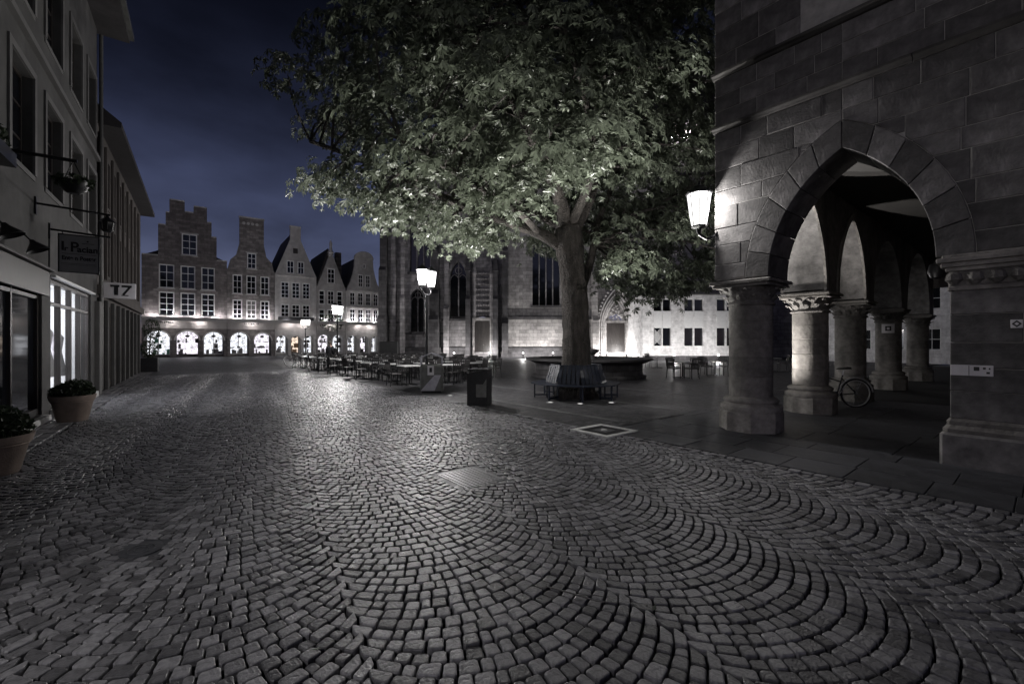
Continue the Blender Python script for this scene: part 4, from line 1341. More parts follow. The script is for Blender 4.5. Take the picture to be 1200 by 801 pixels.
def gabled(name_label, x0, width, body_z, wallm, gable, windows, arches, shops, roof_z, depth=9.0, fascia=(3.0, 3.85), goods='goods', extra=None, lights=1, letter=None, trimm='stone_pale', lit=()):
    t = thing('gabled_house', name_label, 'house', H0 + HD * x0, HROT, 'gabled houses along the far side of the square')
    g = 0.012
    W = width - g
    # ground floor with round arches
    m = MB(); A = []
    zspr = 1.75
    for xa, xb in arches:
        a = (xb - xa) / 2
        A.append(Arch((xa + xb) / 2, a, zspr, a))
    arch_wall(m, g, W, zspr, fascia[0], 0, 0.5, A, 0.0, 8)
    # piers between
    edges = [g] + [v for p in arches for v in p] + [W]
    for k in range(0, len(edges), 2):
        if edges[k + 1] - edges[k] > 0.03:
            m.box(edges[k], edges[k + 1], 0.0, 0.5, 0.0, zspr)
    m.build('arcade_wall', wallm, t, False)
    for Aa in A:
        m = MB(); pi_, po_ = Aa.pts(0.003, 8), Aa.pts(0.13, 8)
        for q in range(len(pi_) - 1):
            m.add([(pi_[q][0], -0.04, pi_[q][1]), (pi_[q + 1][0], -0.04, pi_[q + 1][1]), (po_[q + 1][0], -0.04, po_[q + 1][1]), (po_[q][0], -0.04, po_[q][1]),
                   (pi_[q][0], 0.02, pi_[q][1]), (pi_[q + 1][0], 0.02, pi_[q + 1][1]), (po_[q + 1][0], 0.02, po_[q + 1][1]), (po_[q][0], 0.02, po_[q][1])], [(0, 1, 2, 3), (0, 4, 5, 1), (3, 2, 6, 7)])
        m.build('arch_ring', trimm, t)
    # fascia band and cornice
    MB().box(g, W, 0.004, 0.5, fascia[0] + 0.003, fascia[1]).build('fascia', 'fascia', t, False)
    MB().cbox(g, W, -0.5, 0.4, fascia[1] + 0.003, fascia[1] + 0.16, 0.03).build('cornice', trimm, t, False)
    # body
    zb = fascia[1] + 0.163
    hs_ = [(a, b, c, d) for a, b, c, d, *_ in windows if d <= body_z]
    m = MB(); wall_holes(m, g, W, zb, body_z, 0, 0.45, hs_); m.build('wall', wallm, t, False)
    # gable: list of polygons in x,z
    for poly in gable:
        hh = [w_ for w_ in windows if w_[2] >= body_z - 0.4 and w_[3] > body_z]
        m = MB(); m.prism(poly, 0.0, 0.4); m.build('gable', wallm, t)
    for wi, (a, b, c, d, cols, rows) in enumerate(windows):
        inb = d <= body_z
        y = 0.1 if inb else -0.045
        window(t, a, b, c, d, y, cols, rows, 0.1, sill=trimm, depth=0.06, glass='lit_pane' if wi in lit else 'dark_glass')
        if not inb:
            MB().box(a - 0.12, b + 0.12, -0.075, -0.002, d + 0.004, d + 0.14).build('lintel', trimm, t, False)
    # sides, roof
    m = MB(); m.box(g, g + 0.2, 0.46, depth, 0, body_z); m.box(W - 0.2, W, 0.46, depth, 0, body_z); m.box(g + 0.2, W - 0.2, depth - 0.2, depth, 0, body_z); m.build('side_walls', wallm, t, False)
    xm = (g + W) / 2
    m = MB(); m.add([(g, 0.41, body_z + 0.004), (W, 0.41, body_z + 0.004), (W, depth, body_z + 0.004), (g, depth, body_z + 0.004), (xm, 1.6, roof_z), (xm, depth, roof_z)], [(0, 1, 4), (1, 2, 5, 4), (2, 3, 5), (3, 0, 4, 5), (3, 2, 1, 0)]); m.build('roof', 'roof', t)
    # passage behind the arches: ceiling and lit shop windows
    m = MB(); m.box(g + 0.21, W - 0.21, 0.51, 1.6, fascia[0] - 0.05, fascia[0] + 0.1); m.build('passage_ceiling', 'white_paint', t, False)
    m = MB(); wall_holes(m, g + 0.21, W - 0.21, 0, fascia[0] - 0.06, 1.3, 1.45, [(a + 0.02, b - 0.02, 0.25, 2.88) for a, b in arches]); m.build('shop_wall', wallm, t, False)
    for i, ((a, b), sm) in enumerate(zip(arches, shops)):
        MB().box(a - 0.1, b + 0.1, 2.1, 2.14, 0.1, 3.05).build('lit_back_wall', sm, t, False)
        fr = MB(); f = 0.06
        a2, b2_ = a + 0.02, b - 0.02
        fr.box(a2, a2 + f, 1.3, 1.4, 0.25, 2.88); fr.box(b2_ - f, b2_, 1.3, 1.4, 0.25, 2.88); fr.box(a2 + f, b2_ - f, 1.3, 1.4, 0.25, 0.33); fr.box(a2 + f, b2_ - f, 1.3, 1.4, 2.8, 2.88)
        if i % 2 == 0: fr.box((a + b) / 2 - 0.03, (a + b) / 2 + 0.03, 1.31, 1.39, 0.33, 2.8)
        fo = fr.build('shop_window', 'dark_wood' if i % 2 else 'white_paint', t, False)
        # goods on show
        w_ = b - a
        for k in range(9):
            gm = MB()
            x = a + 0.15 + rnd.random() * (w_ - 0.3); h = rnd.uniform(0.25, 1.1); ww = rnd.uniform(0.06, 0.2)
            zz = rnd.choice((0.3, 0.3, 0.9, 1.5))
            if rnd.random() < 0.5: gm.box(x - ww, x + ww, 1.55, 1.8, zz, zz + h * 0.5)
            else: gm.lathe([(ww, zz), (ww * 0.8, zz + h * 0.3), (ww * 1.1, zz + h * 0.5), (ww * 0.3, zz + h * 0.62)], 10, Matrix.Translation((x, 1.7, 0)))
            gm.build('goods', goods if isinstance(goods, str) else goods[i], fo, False)
        # dark pendant lamp in the arch
        pm = MB(); xc = (a + b) / 2
        pm.tube([(xc, 0.8, fascia[0] - 0.05), (xc, 0.8, 2.35)], 0.012, 5); pm.lathe([(0.05, 2.36), (0.2, 2.27), (0.24, 2.2), (0.06, 2.08)], 10, Matrix.Translation((xc, 0.8, 0)))
        pm.build('pendant_lamp', 'black_metal', t, False)
    # assumed cove lamps under and on the cornice, hidden by small added lips
    MB().box(g, W, -0.53, -0.503, fascia[1] - 0.09, fascia[1] + 0.1).build('added_cornice_lip', trimm, t, False)
    MB().box(g, W, -0.47, -0.44, fascia[1] + 0.162, fascia[1] + 0.27).build('added_cornice_upstand', trimm, t, False)
    for k in range(lights):
        x = W * (k + 1) / (lights + 1)
        MB().box(x - 0.25, x + 0.25, -0.48, -0.43, fascia[1] - 0.025, fascia[1] - 0.004).build('assumed_fascia_lamp', 'assumed_strip_lamp', t, False)
    nn = max(2, int(W / 1.5))
    for k in range(nn):
        x = W * (k + 0.5) / nn
        MB().box(x - 0.2, x + 0.2, -0.42, -0.38, fascia[1] + 0.168, fascia[1] + 0.2).build('assumed_cornice_lamp', 'assumed_cornice_lamp', t, False)
    if letter:
        m = MB()
        x, e = letter
        while x < e:
            w_ = rnd.uniform(0.07, 0.13); h = 0.2
            m.box(x, x + 0.03, -0.012, 0.003, 3.5, 3.5 + h); m.box(x + 0.03, x + w_, -0.012, 0.003, 3.5 + rnd.choice((0, 0.09, 0.17)), 3.53 + 0.17)
            x += w_ + 0.06
        m.build('lettering', 'ink', t, False)
    if extra: extra(t, wallm, trimm)
    return t

# stepped gable
def ex1(t, wm, tm):
    for a, b, z in ((1.3, 1.9, 13.45), (1.9, 2.2, 14.75), (2.2, 3.45, 16.1), (3.45, 4.2, 15.05), (4.2, 5.35, 15.75), (5.35, 5.75, 14.25), (5.75, 6.2, 12.75), (0.0, 1.3, 10.3), (6.2, 7.14, 10.3)):
        MB().box(a + 0.02, b - 0.02, -0.07, 0.45, z + 0.003, z + 0.1).build('coping', tm, t, False)
h1 = 10.3
gabled('tall dark brick house with a stepped gable of merlons', 0.0, 7.14, h1, 'brick_dark',
       [[(1.3, h1 + .003), (6.2, h1 + .003), (6.2, 12.75), (5.75, 12.75), (5.75, 14.25), (5.35, 14.25), (5.35, 15.75), (4.2, 15.75), (4.2, 15.05), (3.45, 15.05), (3.45, 16.1), (2.2, 16.1), (2.2, 14.75), (1.9, 14.75), (1.9, 13.45), (1.3, 13.45)]],
       [(1.35, 2.6, 4.3, 6.7, 2, 4), (3.1, 4.35, 4.3, 6.7, 2, 4), (4.85, 6.05, 4.3, 6.7, 2, 4), (1.35, 2.6, 7.1, 9.5, 2, 3), (3.1, 4.35, 7.1, 9.5, 2, 3), (4.85, 6.05, 7.1, 9.5, 2, 3), (3.2, 4.5, 10.6, 12.8, 2, 3)],
       [(0.3, 2.25), (2.7, 4.65), (5.05, 6.85)], ['shop_cool', 'shop_lilac', 'shop_cool'], 12.2, goods=['goods_green', 'goods', 'goods'], extra=ex1, lights=2, letter=(1.2, 2.6))
def ex2(t, wm, tm):
    for k in range(4):
        MB().lathe([(0.16, 0), (0.16, 0.05)], 12, Matrix.Translation((1.55 + 0.42 * k, 0.0, 14.75)) @ Matrix.Rotation(R(90), 4, 'X')).build('ring_ornament', tm, t, False)
    MB().box(1.1, 3.55, -0.08, 0.46, 15.35, 15.48).build('coping', tm, t, False)
h2 = 9.6
gabled('narrow dark house with a tall ornamented block on its gable', 7.15, 4.6, h2, 'brick_mid',
       [[(0.05, h2 + .003), (4.5, h2 + .003), (4.3, 10.6), (3.75, 11.2), (3.5, 12.5), (3.5, 15.34), (1.15, 15.34), (1.15, 12.5), (0.85, 11.2), (0.3, 10.6)]],
       [(0.5, 1.4, 4.15, 6.25, 2, 4), (1.8, 2.75, 4.15, 6.25, 2, 4), (3.15, 4.05, 4.15, 6.25, 2, 4), (0.5, 1.4, 6.9, 9.0, 2, 3), (1.8, 2.75, 6.9, 9.0, 2, 3), (3.15, 4.05, 6.9, 9.0, 2, 3), (1.85, 2.75, 9.75, 11.5, 2, 3)],
       [(0.3, 2.05), (2.55, 4.25)], ['shop_cool', 'shop_lilac'], 13.2, depth=11, extra=ex2, lights=1, letter=(1.6, 3.0), lit=(1,))
def ex3(t, wm, tm):
    MB().box(1.55, 2.75, -0.06, 0.42, 15.1, 15.22).build('coping', tm, t, False)
    MB().box(1.9, 2.4, -0.02, 0.0, 12.0, 12.6).build('loft_vent', 'dark_wood', t, False)
    MB().cbox(0.2, 4.3, -0.12, 0.0, 9.25, 9.4, 0.02).build('string_course', tm, t, False)
    MB().cbox(0.3, 4.1, -0.35, -0.02, 4.02, 4.5, 0.03).build('balcony_box', 'black_metal', t, False)
h3 = 9.5
gabled('pale plastered house with a pointed gable and square chimney top', 11.76, 4.47, h3, 'stone_pale',
       [[(0.05, h3 + .003), (4.4, h3 + .003), (2.72, 13.6), (2.72, 15.1), (1.6, 15.1), (1.6, 13.6)]],
       [(0.6, 1.5, 4.5, 6.0, 2, 3), (1.75, 2.65, 4.5, 6.0, 2, 3), (2.9, 3.75, 4.5, 6.0, 2, 3), (0.6, 1.5, 6.7, 8.6, 2, 4), (1.75, 2.65, 6.7, 8.6, 2, 4), (2.9, 3.75, 6.7, 8.6, 2, 4), (1.2, 2.0, 9.6, 11.1, 2, 2), (2.35, 3.1, 9.6, 11.1, 2, 2)],
       [(0.15, 1.35), (1.7, 2.75), (3.05, 4.2)], ['shop_cool', 'shop_warm', 'shop_cool'], 15.0, depth=11, goods=['goods', 'goods_warm', 'goods'], extra=ex3, lights=2)
def ex4(t, wm, tm):
    MB().lathe([(0.35, 12.2), (0.3, 12.5), (0.38, 12.6), (0.2, 12.9), (0.14, 13.4), (0.2, 13.7), (0.1, 13.95), (0.03, 14.2)], 10, Matrix.Translation((1.68, 0.2, 0))).build('finial', tm, t, False)
    m = MB(); m.box(3.0, 3.7, 3.0, 3.8, 9.0, 13.3); m.build('chimney', 'brick_dark', t, False)
    m = MB(); leaf_cloud(m, (1.7, -0.2, 4.0), (1.5, 0.25, 1.1), 420, 0.12, 77); m.build('climbing_plant', 'ivy', t, False)
h4 = 8.4
gabled('narrow grey house with a pointed gable carrying a stone finial', 16.24, 3.4, h4, 'stone_warm',
       [[(0.1, h4 + .003), (3.3, h4 + .003), (1.95, 12.1), (1.4, 12.1)]],
       [(0.25, 0.95, 3.95, 5.6, 1, 3), (1.25, 2.05, 3.95, 5.6, 2, 3), (2.35, 3.05, 3.95, 5.6, 1, 3), (0.25, 0.95, 6.2, 7.9, 1, 3), (1.25, 2.05, 6.2, 7.9, 2, 3), (2.35, 3.05, 6.2, 7.9, 1, 3), (1.2, 2.1, 8.8, 10.6, 2, 3)],
       [(0.15, 1.6), (1.85, 3.25)], ['shop_lilac', 'shop_cool'], 13.4, depth=11, extra=ex4, lights=1)
def ex5(t, wm, tm):
    n = 10
    pts = [(2.3 - 1.15 * math.cos(math.pi * k / n), 12.45 + 0.75 * math.sin(math.pi * k / n)) for k in range(n + 1)]
    m = MB(); m.prism([(3.6, 12.35), *pts[::-1], (1.0, 12.35)][::-1], -0.1, 0.44); m.build('pediment', tm, t)
    MB().cbox(0.1, 4.45, -0.14, 0.0, 8.05, 8.2, 0.02).build('string_course', tm, t, False)
    MB().cbox(0.1, 4.45, -0.12, 0.0, 5.95, 6.05, 0.02).build('string_course', tm, t, False)
h5 = 8.0
cur = [(4.45, h5 + .003), (4.3, 8.6), (4.0, 9.2), (3.7, 10.2), (3.5, 11.2), (3.45, 12.34), (1.15, 12.34), (1.1, 11.2), (0.9, 10.2), (0.6, 9.2), (0.3, 8.6), (0.1, h5 + .003)]
gabled('pale house with a curved gable under a rounded pediment', 19.65, 4.55, h5, 'stone_pale', [cur[::-1]],
       [(0.5, 1.2, 4.1, 5.8, 2, 3), (1.5, 2.2, 4.1, 5.8, 2, 3), (2.5, 3.2, 4.1, 5.8, 2, 3), (3.5, 4.15, 4.1, 5.8, 2, 3), (0.5, 1.2, 6.25, 7.9, 2, 3), (1.5, 2.2, 6.25, 7.9, 2, 3), (2.5, 3.2, 6.25, 7.9, 2, 3), (3.5, 4.15, 6.25, 7.9, 2, 3),
        (1.5, 2.15, 8.6, 10.2, 2, 3), (2.45, 3.1, 8.6, 10.2, 2, 3), (2.1, 2.5, 11.0, 11.6, 1, 2)],
       [(0.25, 1.5), (1.8, 2.95), (3.25, 4.35)], ['shop_cool', 'shop_lilac', 'shop_cool'], 12.9, depth=11, extra=ex5, lights=2)

#@@CHURCH
# ------------------------------------------------------------------ the church behind the tree
CY = 46.0
CK = CY / FPX
def cx_(px): return (px - 600) * CK
def cz_(py): return CAM_H + (400 - py) * CK
ch = thing('church', 'large gothic stone church with buttresses, tracery windows and carved portals', 'church', (0, CY, 0))
def cbx(name, px0, px1, z0, z1, y0, y1, mat):
    return MB().box(cx_(px0), cx_(px1), y0, y1, z0, z1).build(name, mat, ch, False)
# main aisle wall with openings for windows and doors
def pointed_poly(xc, a, z0, zs, rise, n=8):
    A = Arch(xc, a, zs, rise)
    return A
SEG = [
    # (px0, px1, list of openings (xc_px, half_px, y_bottom, y_spring, y_top))
    (447, 520, [(489, 7.5, 388, 350, 338), (492, 12, 318, 262, 245)]),
    (520, 596, [(537, 9.5, 370, 325, 305), (565, 9, 412, 379, 375)]),
    (596, 700, [(640, 16, 357, 290, 262)]),
    (700, 746, [(722, 11, 412, 378, 368)]),
    (746, 1010, []),
]
for px0, px1, ops in SEG:
    x0, x1 = cx_(px0), cx_(px1)
    cols_ = []
    ops2 = []
    for xc, hp, yb, ys, yt in ops:
        ops2.append((Arch(cx_(xc), hp * CK, cz_(ys), cz_(yt) - cz_(ys)), cz_(yb)))
    # slice the wall in vertical bands of x and cut the openings out
    xs = {x0, x1}
    for A, zb in ops2:
        for p in A.pts(0, 6): xs.add(round(p[0], 4))
    xs = sorted(xs)
    m = MB(); WT = 19.0
    for a, b in zip(xs[:-1], xs[1:]):
        if b - a < 1e-4: continue
        xm = (a + b) / 2
        iv = []
        for A, zb in ops2:
            if A.z(xm) is not None:
                za, zb2 = A.z(a + 1e-4) or A.zs, A.z(b - 1e-4) or A.zs
                iv.append((zb, za, zb2))
        iv.sort()
        lo_a = lo_b = 0.0
        for zb, za, zb2 in iv + [(WT, None, None)]:
            m.add([(a, 0, lo_a), (b, 0, lo_b), (b, 0, zb), (a, 0, zb)], [(0, 1, 2, 3)])
            if za is not None:
                m.add([(a, 0, za), (b, 0, zb2), (b, 0.6, zb2), (a, 0.6, za)], [(0, 1, 2, 3)])
                m.add([(a, 0, zb), (b, 0, zb), (b, 0.6, zb), (a, 0.6, zb)], [(0, 1, 2, 3)])
                lo_a, lo_b = za, zb2
    for A, zb in ops2:
        for sgn in (-1, 1):
            xx = A.xc + sgn * A.a
            m.add([(xx, 0, zb), (xx, 0.6, zb), (xx, 0.6, A.zs), (xx, 0, A.zs)], [(0, 1, 2, 3)])
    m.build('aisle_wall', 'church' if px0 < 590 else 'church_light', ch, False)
MB().box(cx_(447), cx_(447) + 0.5, 0.02, 14, 0, 18.9).build('west_wall', 'church_dark', ch, False)
# windows
def gothic_window(xc, hp, yb, ys, yt, lights, mat='dark_glass', tm='church'):
    A = Arch(cx_(xc), hp * CK, cz_(ys), cz_(yt) - cz_(ys)); zb = cz_(yb)
    pl = [(A.xc - A.a, zb), (A.xc + A.a, zb)] + A.pts(0, 8)[::-1]
    w_ = MB().prism(pl, 0.42, 0.46).build('window', mat, ch)
    m = MB()
    for k in range(1, lights):
        x = A.xc - A.a + 2 * A.a * k / lights
        m.box(x - 0.06, x + 0.06, 0.28, 0.4, zb, A.z(x) - 0.02)
    for k in range(lights):
        xa = A.xc - A.a + 2 * A.a * k / lights; xb = A.xc - A.a + 2 * A.a * (k + 1) / lights
        sub = Arch((xa + xb) / 2, (xb - xa) / 2, A.zs - 0.2, (xb - xa) * 0.7)
        m.tube([(p[0], 0.34, p[1]) for p in sub.pts(0, 5)], 0.05, 5, None, False)
    m.tube([(A.xc + 0.42 * A.a * math.cos(q * math.pi / 7), 0.34, A.zs + A.rise * 0.45 + 0.42 * A.a * math.sin(q * math.pi / 7)) for q in range(14)], 0.05, 5, None, False, True)
    m.build('tracery', tm, w_)
    h = MB(); pi_, po_ = A.pts(0.02, 8), A.pts(0.28, 8)
    for q in range(len(pi_) - 1):
        h.add([(pi_[q][0], -0.16, pi_[q][1]), (pi_[q + 1][0], -0.16, pi_[q + 1][1]), (po_[q + 1][0], -0.16, po_[q + 1][1]), (po_[q][0], -0.16, po_[q][1]),
               (pi_[q][0], 0.02, pi_[q][1]), (pi_[q + 1][0], 0.02, pi_[q + 1][1]), (po_[q + 1][0], 0.02, po_[q + 1][1]), (po_[q][0], 0.02, po_[q][1])], [(0, 1, 2, 3), (0, 4, 5, 1), (3, 2, 6, 7)])
    h.build('hood_mould', tm, w_)
    MB().prism([(A.xc - A.a - 0.2, zb - 0.25), (A.xc + A.a + 0.2, zb - 0.25), (A.xc + A.a + 0.2, zb - 0.01), (A.xc - A.a - 0.2, zb - 0.01)], -0.14, 0.3).build('sill', 'church_dark', w_)
gothic_window(489, 7.5, 388, 350, 338, 2)
gothic_window(492, 12, 318, 262, 245, 3)
gothic_window(537, 9.5, 370, 325, 305, 2)
gothic_window(640, 16, 357, 290, 262, 4, tm='church_light')
# ledges and plinth
for px0, px1, y, d in ((447, 470, 376, 0.35), (470, 520, 389, 0.25), (516, 548, 373, 0.45), (590, 702, 371, 0.5), (742, 754, 371, 0.3)):
    MB().prism([(cx_(px0), cz_(y) - 0.22), (cx_(px1), cz_(y) - 0.22), (cx_(px1), cz_(y)), (cx_(px0), cz_(y))], -d, -0.003).build('ledge', 'church_dark', ch)
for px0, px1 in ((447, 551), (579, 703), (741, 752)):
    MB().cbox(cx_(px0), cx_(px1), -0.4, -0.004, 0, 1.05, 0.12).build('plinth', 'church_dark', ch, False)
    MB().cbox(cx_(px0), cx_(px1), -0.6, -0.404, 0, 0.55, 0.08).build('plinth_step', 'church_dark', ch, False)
# buttresses, stepped with sloped caps and pinnacles
def buttress(px, wpx, steps, mat, pin=True):
    x0, x1 = cx_(px - wpx / 2), cx_(px + wpx / 2)
    b = None
    for k, (z0, z1, d) in enumerate(steps):
        m = MB(); m.box(x0 + 0.04 * k, x1 - 0.04 * k, -d, -0.005, z0 + 0.003, z1)
        nd = steps[k + 1][2] if k + 1 < len(steps) else 0.05
        m.add([(x0 + 0.04 * k, -d, z1), (x1 - 0.04 * k, -d, z1), (x1 - 0.04 * k, -nd, z1 + (d - nd) * 1.2), (x0 + 0.04 * k, -nd, z1 + (d - nd) * 1.2), (x0 + 0.04 * k, -0.005, z1), (x1 - 0.04 * k, -0.005, z1), (x1 - 0.04 * k, -0.005, z1 + (d - nd) * 1.2), (x0 + 0.04 * k, -0.005, z1 + (d - nd) * 1.2)],
              [(0, 1, 2, 3), (0, 3, 7, 4), (1, 5, 6, 2), (3, 2, 6, 7)])
        o = m.build('buttress' if b is None else 'buttress_stage', mat, ch if b is None else b, False)
        if b is None: b = o
    if pin:
        xm = (x0 + x1) / 2; z = steps[-1][1] - 0.6; d = steps[-1][2]
        MB().add([(xm - 0.3, -d - 0.25, z), (xm + 0.3, -d - 0.25, z), (xm + 0.3, -d + 0.3, z), (xm - 0.3, -d + 0.3, z), (xm, -d, z + 2.2)], [(0, 1, 4), (1, 2, 4), (2, 3, 4), (3, 0, 4), (3, 2, 1, 0)]).build('pinnacle', mat, b)
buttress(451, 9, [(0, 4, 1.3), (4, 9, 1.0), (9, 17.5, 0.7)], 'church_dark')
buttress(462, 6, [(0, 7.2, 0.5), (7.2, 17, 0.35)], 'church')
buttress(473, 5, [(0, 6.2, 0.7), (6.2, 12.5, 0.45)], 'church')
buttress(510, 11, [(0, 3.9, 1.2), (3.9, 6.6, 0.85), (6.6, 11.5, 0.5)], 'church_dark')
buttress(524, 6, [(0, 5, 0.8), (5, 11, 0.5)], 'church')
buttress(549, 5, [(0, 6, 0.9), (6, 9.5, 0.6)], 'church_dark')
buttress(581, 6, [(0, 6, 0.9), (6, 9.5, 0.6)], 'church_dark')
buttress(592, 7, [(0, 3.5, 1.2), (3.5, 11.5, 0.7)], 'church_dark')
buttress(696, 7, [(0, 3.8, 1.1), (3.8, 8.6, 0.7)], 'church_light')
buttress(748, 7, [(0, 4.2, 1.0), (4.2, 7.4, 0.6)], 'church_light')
# west portal: door, carved panel above
def door(px, hp, yt, mat='dark_wood'):
    d = MB().box(cx_(px - hp) - 0.02, cx_(px + hp) + 0.02, 0.4, 0.48, 0.02, cz_(yt) + 0.15).build('door', mat, ch, False)
    m = MB()
    for k in range(-1, 2): m.box(cx_(px + k * hp * 0.5) - 0.03, cx_(px + k * hp * 0.5) + 0.03, 0.37, 0.398, 0.03, cz_(yt))
    m.box(cx_(px - hp), cx_(px + hp), 0.36, 0.396, 1.2, 1.35)
    m.build('door_boards', mat, d, False)
    MB().lathe([(0.05, 0), (0.05, 0.03)], 10, Matrix.Translation((cx_(px) + 0.12, 0.36, 1.3)) @ Matrix.Rotation(R(90), 4, 'X')).build('handle', 'tin', d, False)
door(565, 9, 376)
m = MB(); m.box(cx_(554), cx_(555.8), -0.3, -0.01, 0, cz_(375)); m.box(cx_(574.2), cx_(576), -0.3, -0.01, 0, cz_(375)); m.box(cx_(554), cx_(576), -0.35, -0.01, cz_(375) + 0.003, cz_(372)); m.build('door_surround', 'church_light', ch, False)
for k in range(6):
    for j in range(9):
        x = cx_(558 + k * 3); z = cz_(369) + j * 0.55
        MB().lathe([(0.13, -0.08), (0.17, 0.0), (0.1, 0.1)], 6, Matrix.Translation((x, -0.08, z)) @ Matrix.Rotation(R(90), 4, 'X'), False).build('carved_boss', 'church', ch, False)
for px in (556, 576):
    m = MB(); m.lathe([(0.2, cz_(371)), (0.2, 8.6), (0.28, 8.7), (0.05, 10.2)], 8, Matrix.Translation((cx_(px), -0.2, 0))); m.build('shaft', 'church', ch, False)
# second portal with nested pointed mouldings and a tympanum
door(722, 11, 378)
PA = (cx_(722), cz_(378))
for k, (a, rise, d) in enumerate(((12.5, 31, 0.1), (14.5, 35, 0.22), (17, 39, 0.36), (20, 45, 0.5))):
    Ain = Arch(PA[0], a * CK, cz_(383), rise * CK)
    m = MB(); po_ = Ain.pts(0.14, 9); pi_ = Ain.pts(-0.06, 9) if False else Ain.pts(0.0, 9)
    for q in range(len(pi_) - 1):
        m.add([(pi_[q][0], -d, pi_[q][1]), (pi_[q + 1][0], -d, pi_[q + 1][1]), (po_[q + 1][0], -d, po_[q + 1][1]), (po_[q][0], -d, po_[q][1]),
               (pi_[q][0], 0, pi_[q][1]), (pi_[q + 1][0], 0, pi_[q + 1][1]), (po_[q + 1][0], 0, po_[q + 1][1]), (po_[q][0], 0, po_[q][1])], [(0, 1, 2, 3), (0, 4, 5, 1), (3, 2, 6, 7)])
    for sgn in (-1, 1):
        xx = PA[0] + sgn * (a * CK + 0.055)
        m.lathe([(0.09, 0.4), (0.075, 0.6), (0.075, cz_(383) - 0.15), (0.11, cz_(383))], 8, Matrix.Translation((xx, -d + 0.06, 0)))
    m.build('portal_moulding', 'portal_stone', ch)
for k in range(40):
    x = PA[0] + rnd.uniform(-0.85, 0.85); z = cz_(376) + rnd.uniform(0.1, 1.9) * (1 - abs(x - PA[0]) / 1.2)
    MB().lathe([(0.1, -0.06), (0.12, 0.0), (0.05, 0.1)], 6, Matrix.Translation((x, -0.06, z)) @ Matrix.Rotation(R(90), 4, 'X'), False).build('tympanum_carving', 'portal_stone', ch, False)
MB().box(cx_(709), cx_(735), -0.2, -0.01, cz_(378) + 0.02, cz_(375)).build('lintel', 'church_light', ch, False)
for k in range(12):
    for sgn in (-1, 1):
        f = k / 12
        Ao = Arch(PA[0], 21.5 * CK, cz_(383), 49 * CK)
        z = Ao.zs + Ao.rise * f * 0.95; x = PA[0] + sgn * (Ao.half(z) + 0.1)
        MB().lathe([(0.03, 0), (0.16, 0.1), (0.12, 0.22), (0.02, 0.3)], 6, Matrix.Translation((x, -0.35, z)), False).build('crocket', 'portal_stone', ch, False)
# upper nave, roof and parapet
MB().box(cx_(478), cx_(900), 5.0, 5.6, 18.8, 25.2).build('clerestory', 'church_dark', ch, False)
MB().prism([(cx_(447), 19.003), (cx_(900), 19.003), (cx_(900), 19.2), (cx_(447), 19.2)], -0.3, 5.6).build('aisle_roof', 'roof', ch)
bal = MB().box(cx_(478), cx_(900), 4.7, 5.0, 25.2, 25.45).build('parapet', 'church_light', ch, False)
x = cx_(740)
while x < cx_(850):
    MB().box(x, x + 0.14, 4.75, 4.95, 25.452, 27.0).build('baluster', 'church_light', bal, False)
    x += 0.42
MB().box(cx_(738), cx_(852), 4.7, 5.0, 27.003, 27.2).build('parapet_rail', 'church_light', bal, False)
m = MB(); m.add([(cx_(500), 5.6, 25.2), (cx_(900), 5.6, 25.2), (cx_(900), 12, 38), (cx_(500), 12, 38), (cx_(500), 18.4, 25.2), (cx_(900), 18.4, 25.2)], [(0, 1, 2, 3), (3, 2, 5, 4), (0, 3, 4), (1, 5, 2)]); m.build('nave_roof', 'roof', ch)
# assumed lamp, put in to light the parapet from its foot
MB().box(cx_(800), cx_(835), 4.2, 4.35, 25.0, 25.1).build('assumed_parapet_light', 'assumed_strip_lamp', ch, False)

# low white annex
an = thing('white_annex', 'low white flat roofed annex with dark tall windows', 'building', (0, 40.0, 0))
AK = 40.0 / FPX
def ax_(px): return (px - 600) * AK
def az_(py): return CAM_H + (400 - py) * AK
wins = []
for gx in (766, 802, 840):
    gw = 9.5 if gx < 800 else 10.5
    for off_ in (0, gw + 1.2):
        wins += [(gx + off_, gx + off_ + gw, 383, 404.5), (gx + off_, gx + off_ + gw, 349.5, 363.5)]
hl = [(ax_(a), ax_(b), az_(d), az_(c)) for a, b, c, d in wins]
m = MB(); wall_holes(m, ax_(753), ax_(890), 0, az_(345), 0, 0.4, hl); m.build('wall', 'white_wall', an, False)
MB().box(ax_(753), ax_(753) + 0.4, 0.41, 5.0, 0, az_(345)).build('end_wall', 'white_wall', an, False)
MB().cbox(ax_(751.5), ax_(891), -0.12, 5.2, az_(345) + 0.003, az_(343), 0.03).build('flat_roof', 'trim', an, False)
for a, b, c, d in hl:
    w_ = MB().box(a - 0.01, b + 0.01, 0.25, 0.28, c - 0.01, d + 0.01).build('window', 'dark_glass', an, False)
    MB().box(a, b, 0.2, 0.248, d - 0.05, d).build('frame', 'white_paint', w_, False)
for gx in (766, 802, 840):      # pale spandrel panels between the window rows
    gw = 9.5 if gx < 800 else 10.5
    for off_ in (0, gw + 1.2):
        MB().box(ax_(gx + off_), ax_(gx + off_ + gw), -0.04, -0.002, az_(382.6), az_(363.9)).build('spandrel_panel', 'white_paint', an, False)
# lattice in one window
a, b, c, d = hl[0]
m = MB()
for k in range(-6, 12):
    q = c + k * 0.11
    for s_ in (1, -1):
        p0 = (a if s_ == 1 else b, 0.19, q); p1 = (b if s_ == 1 else a, 0.19, q + (b - a))
        if p0[2] < c or p1[2] > d: continue
        m.bar(p0, p1, 0.02, 0.025)
m.build('lattice', 'white_paint', an, False)
MB().cbox(ax_(753), ax_(890), -0.1, -0.003, 0, 0.35, 0.03).build('plinth', 'church_dark', an, False)

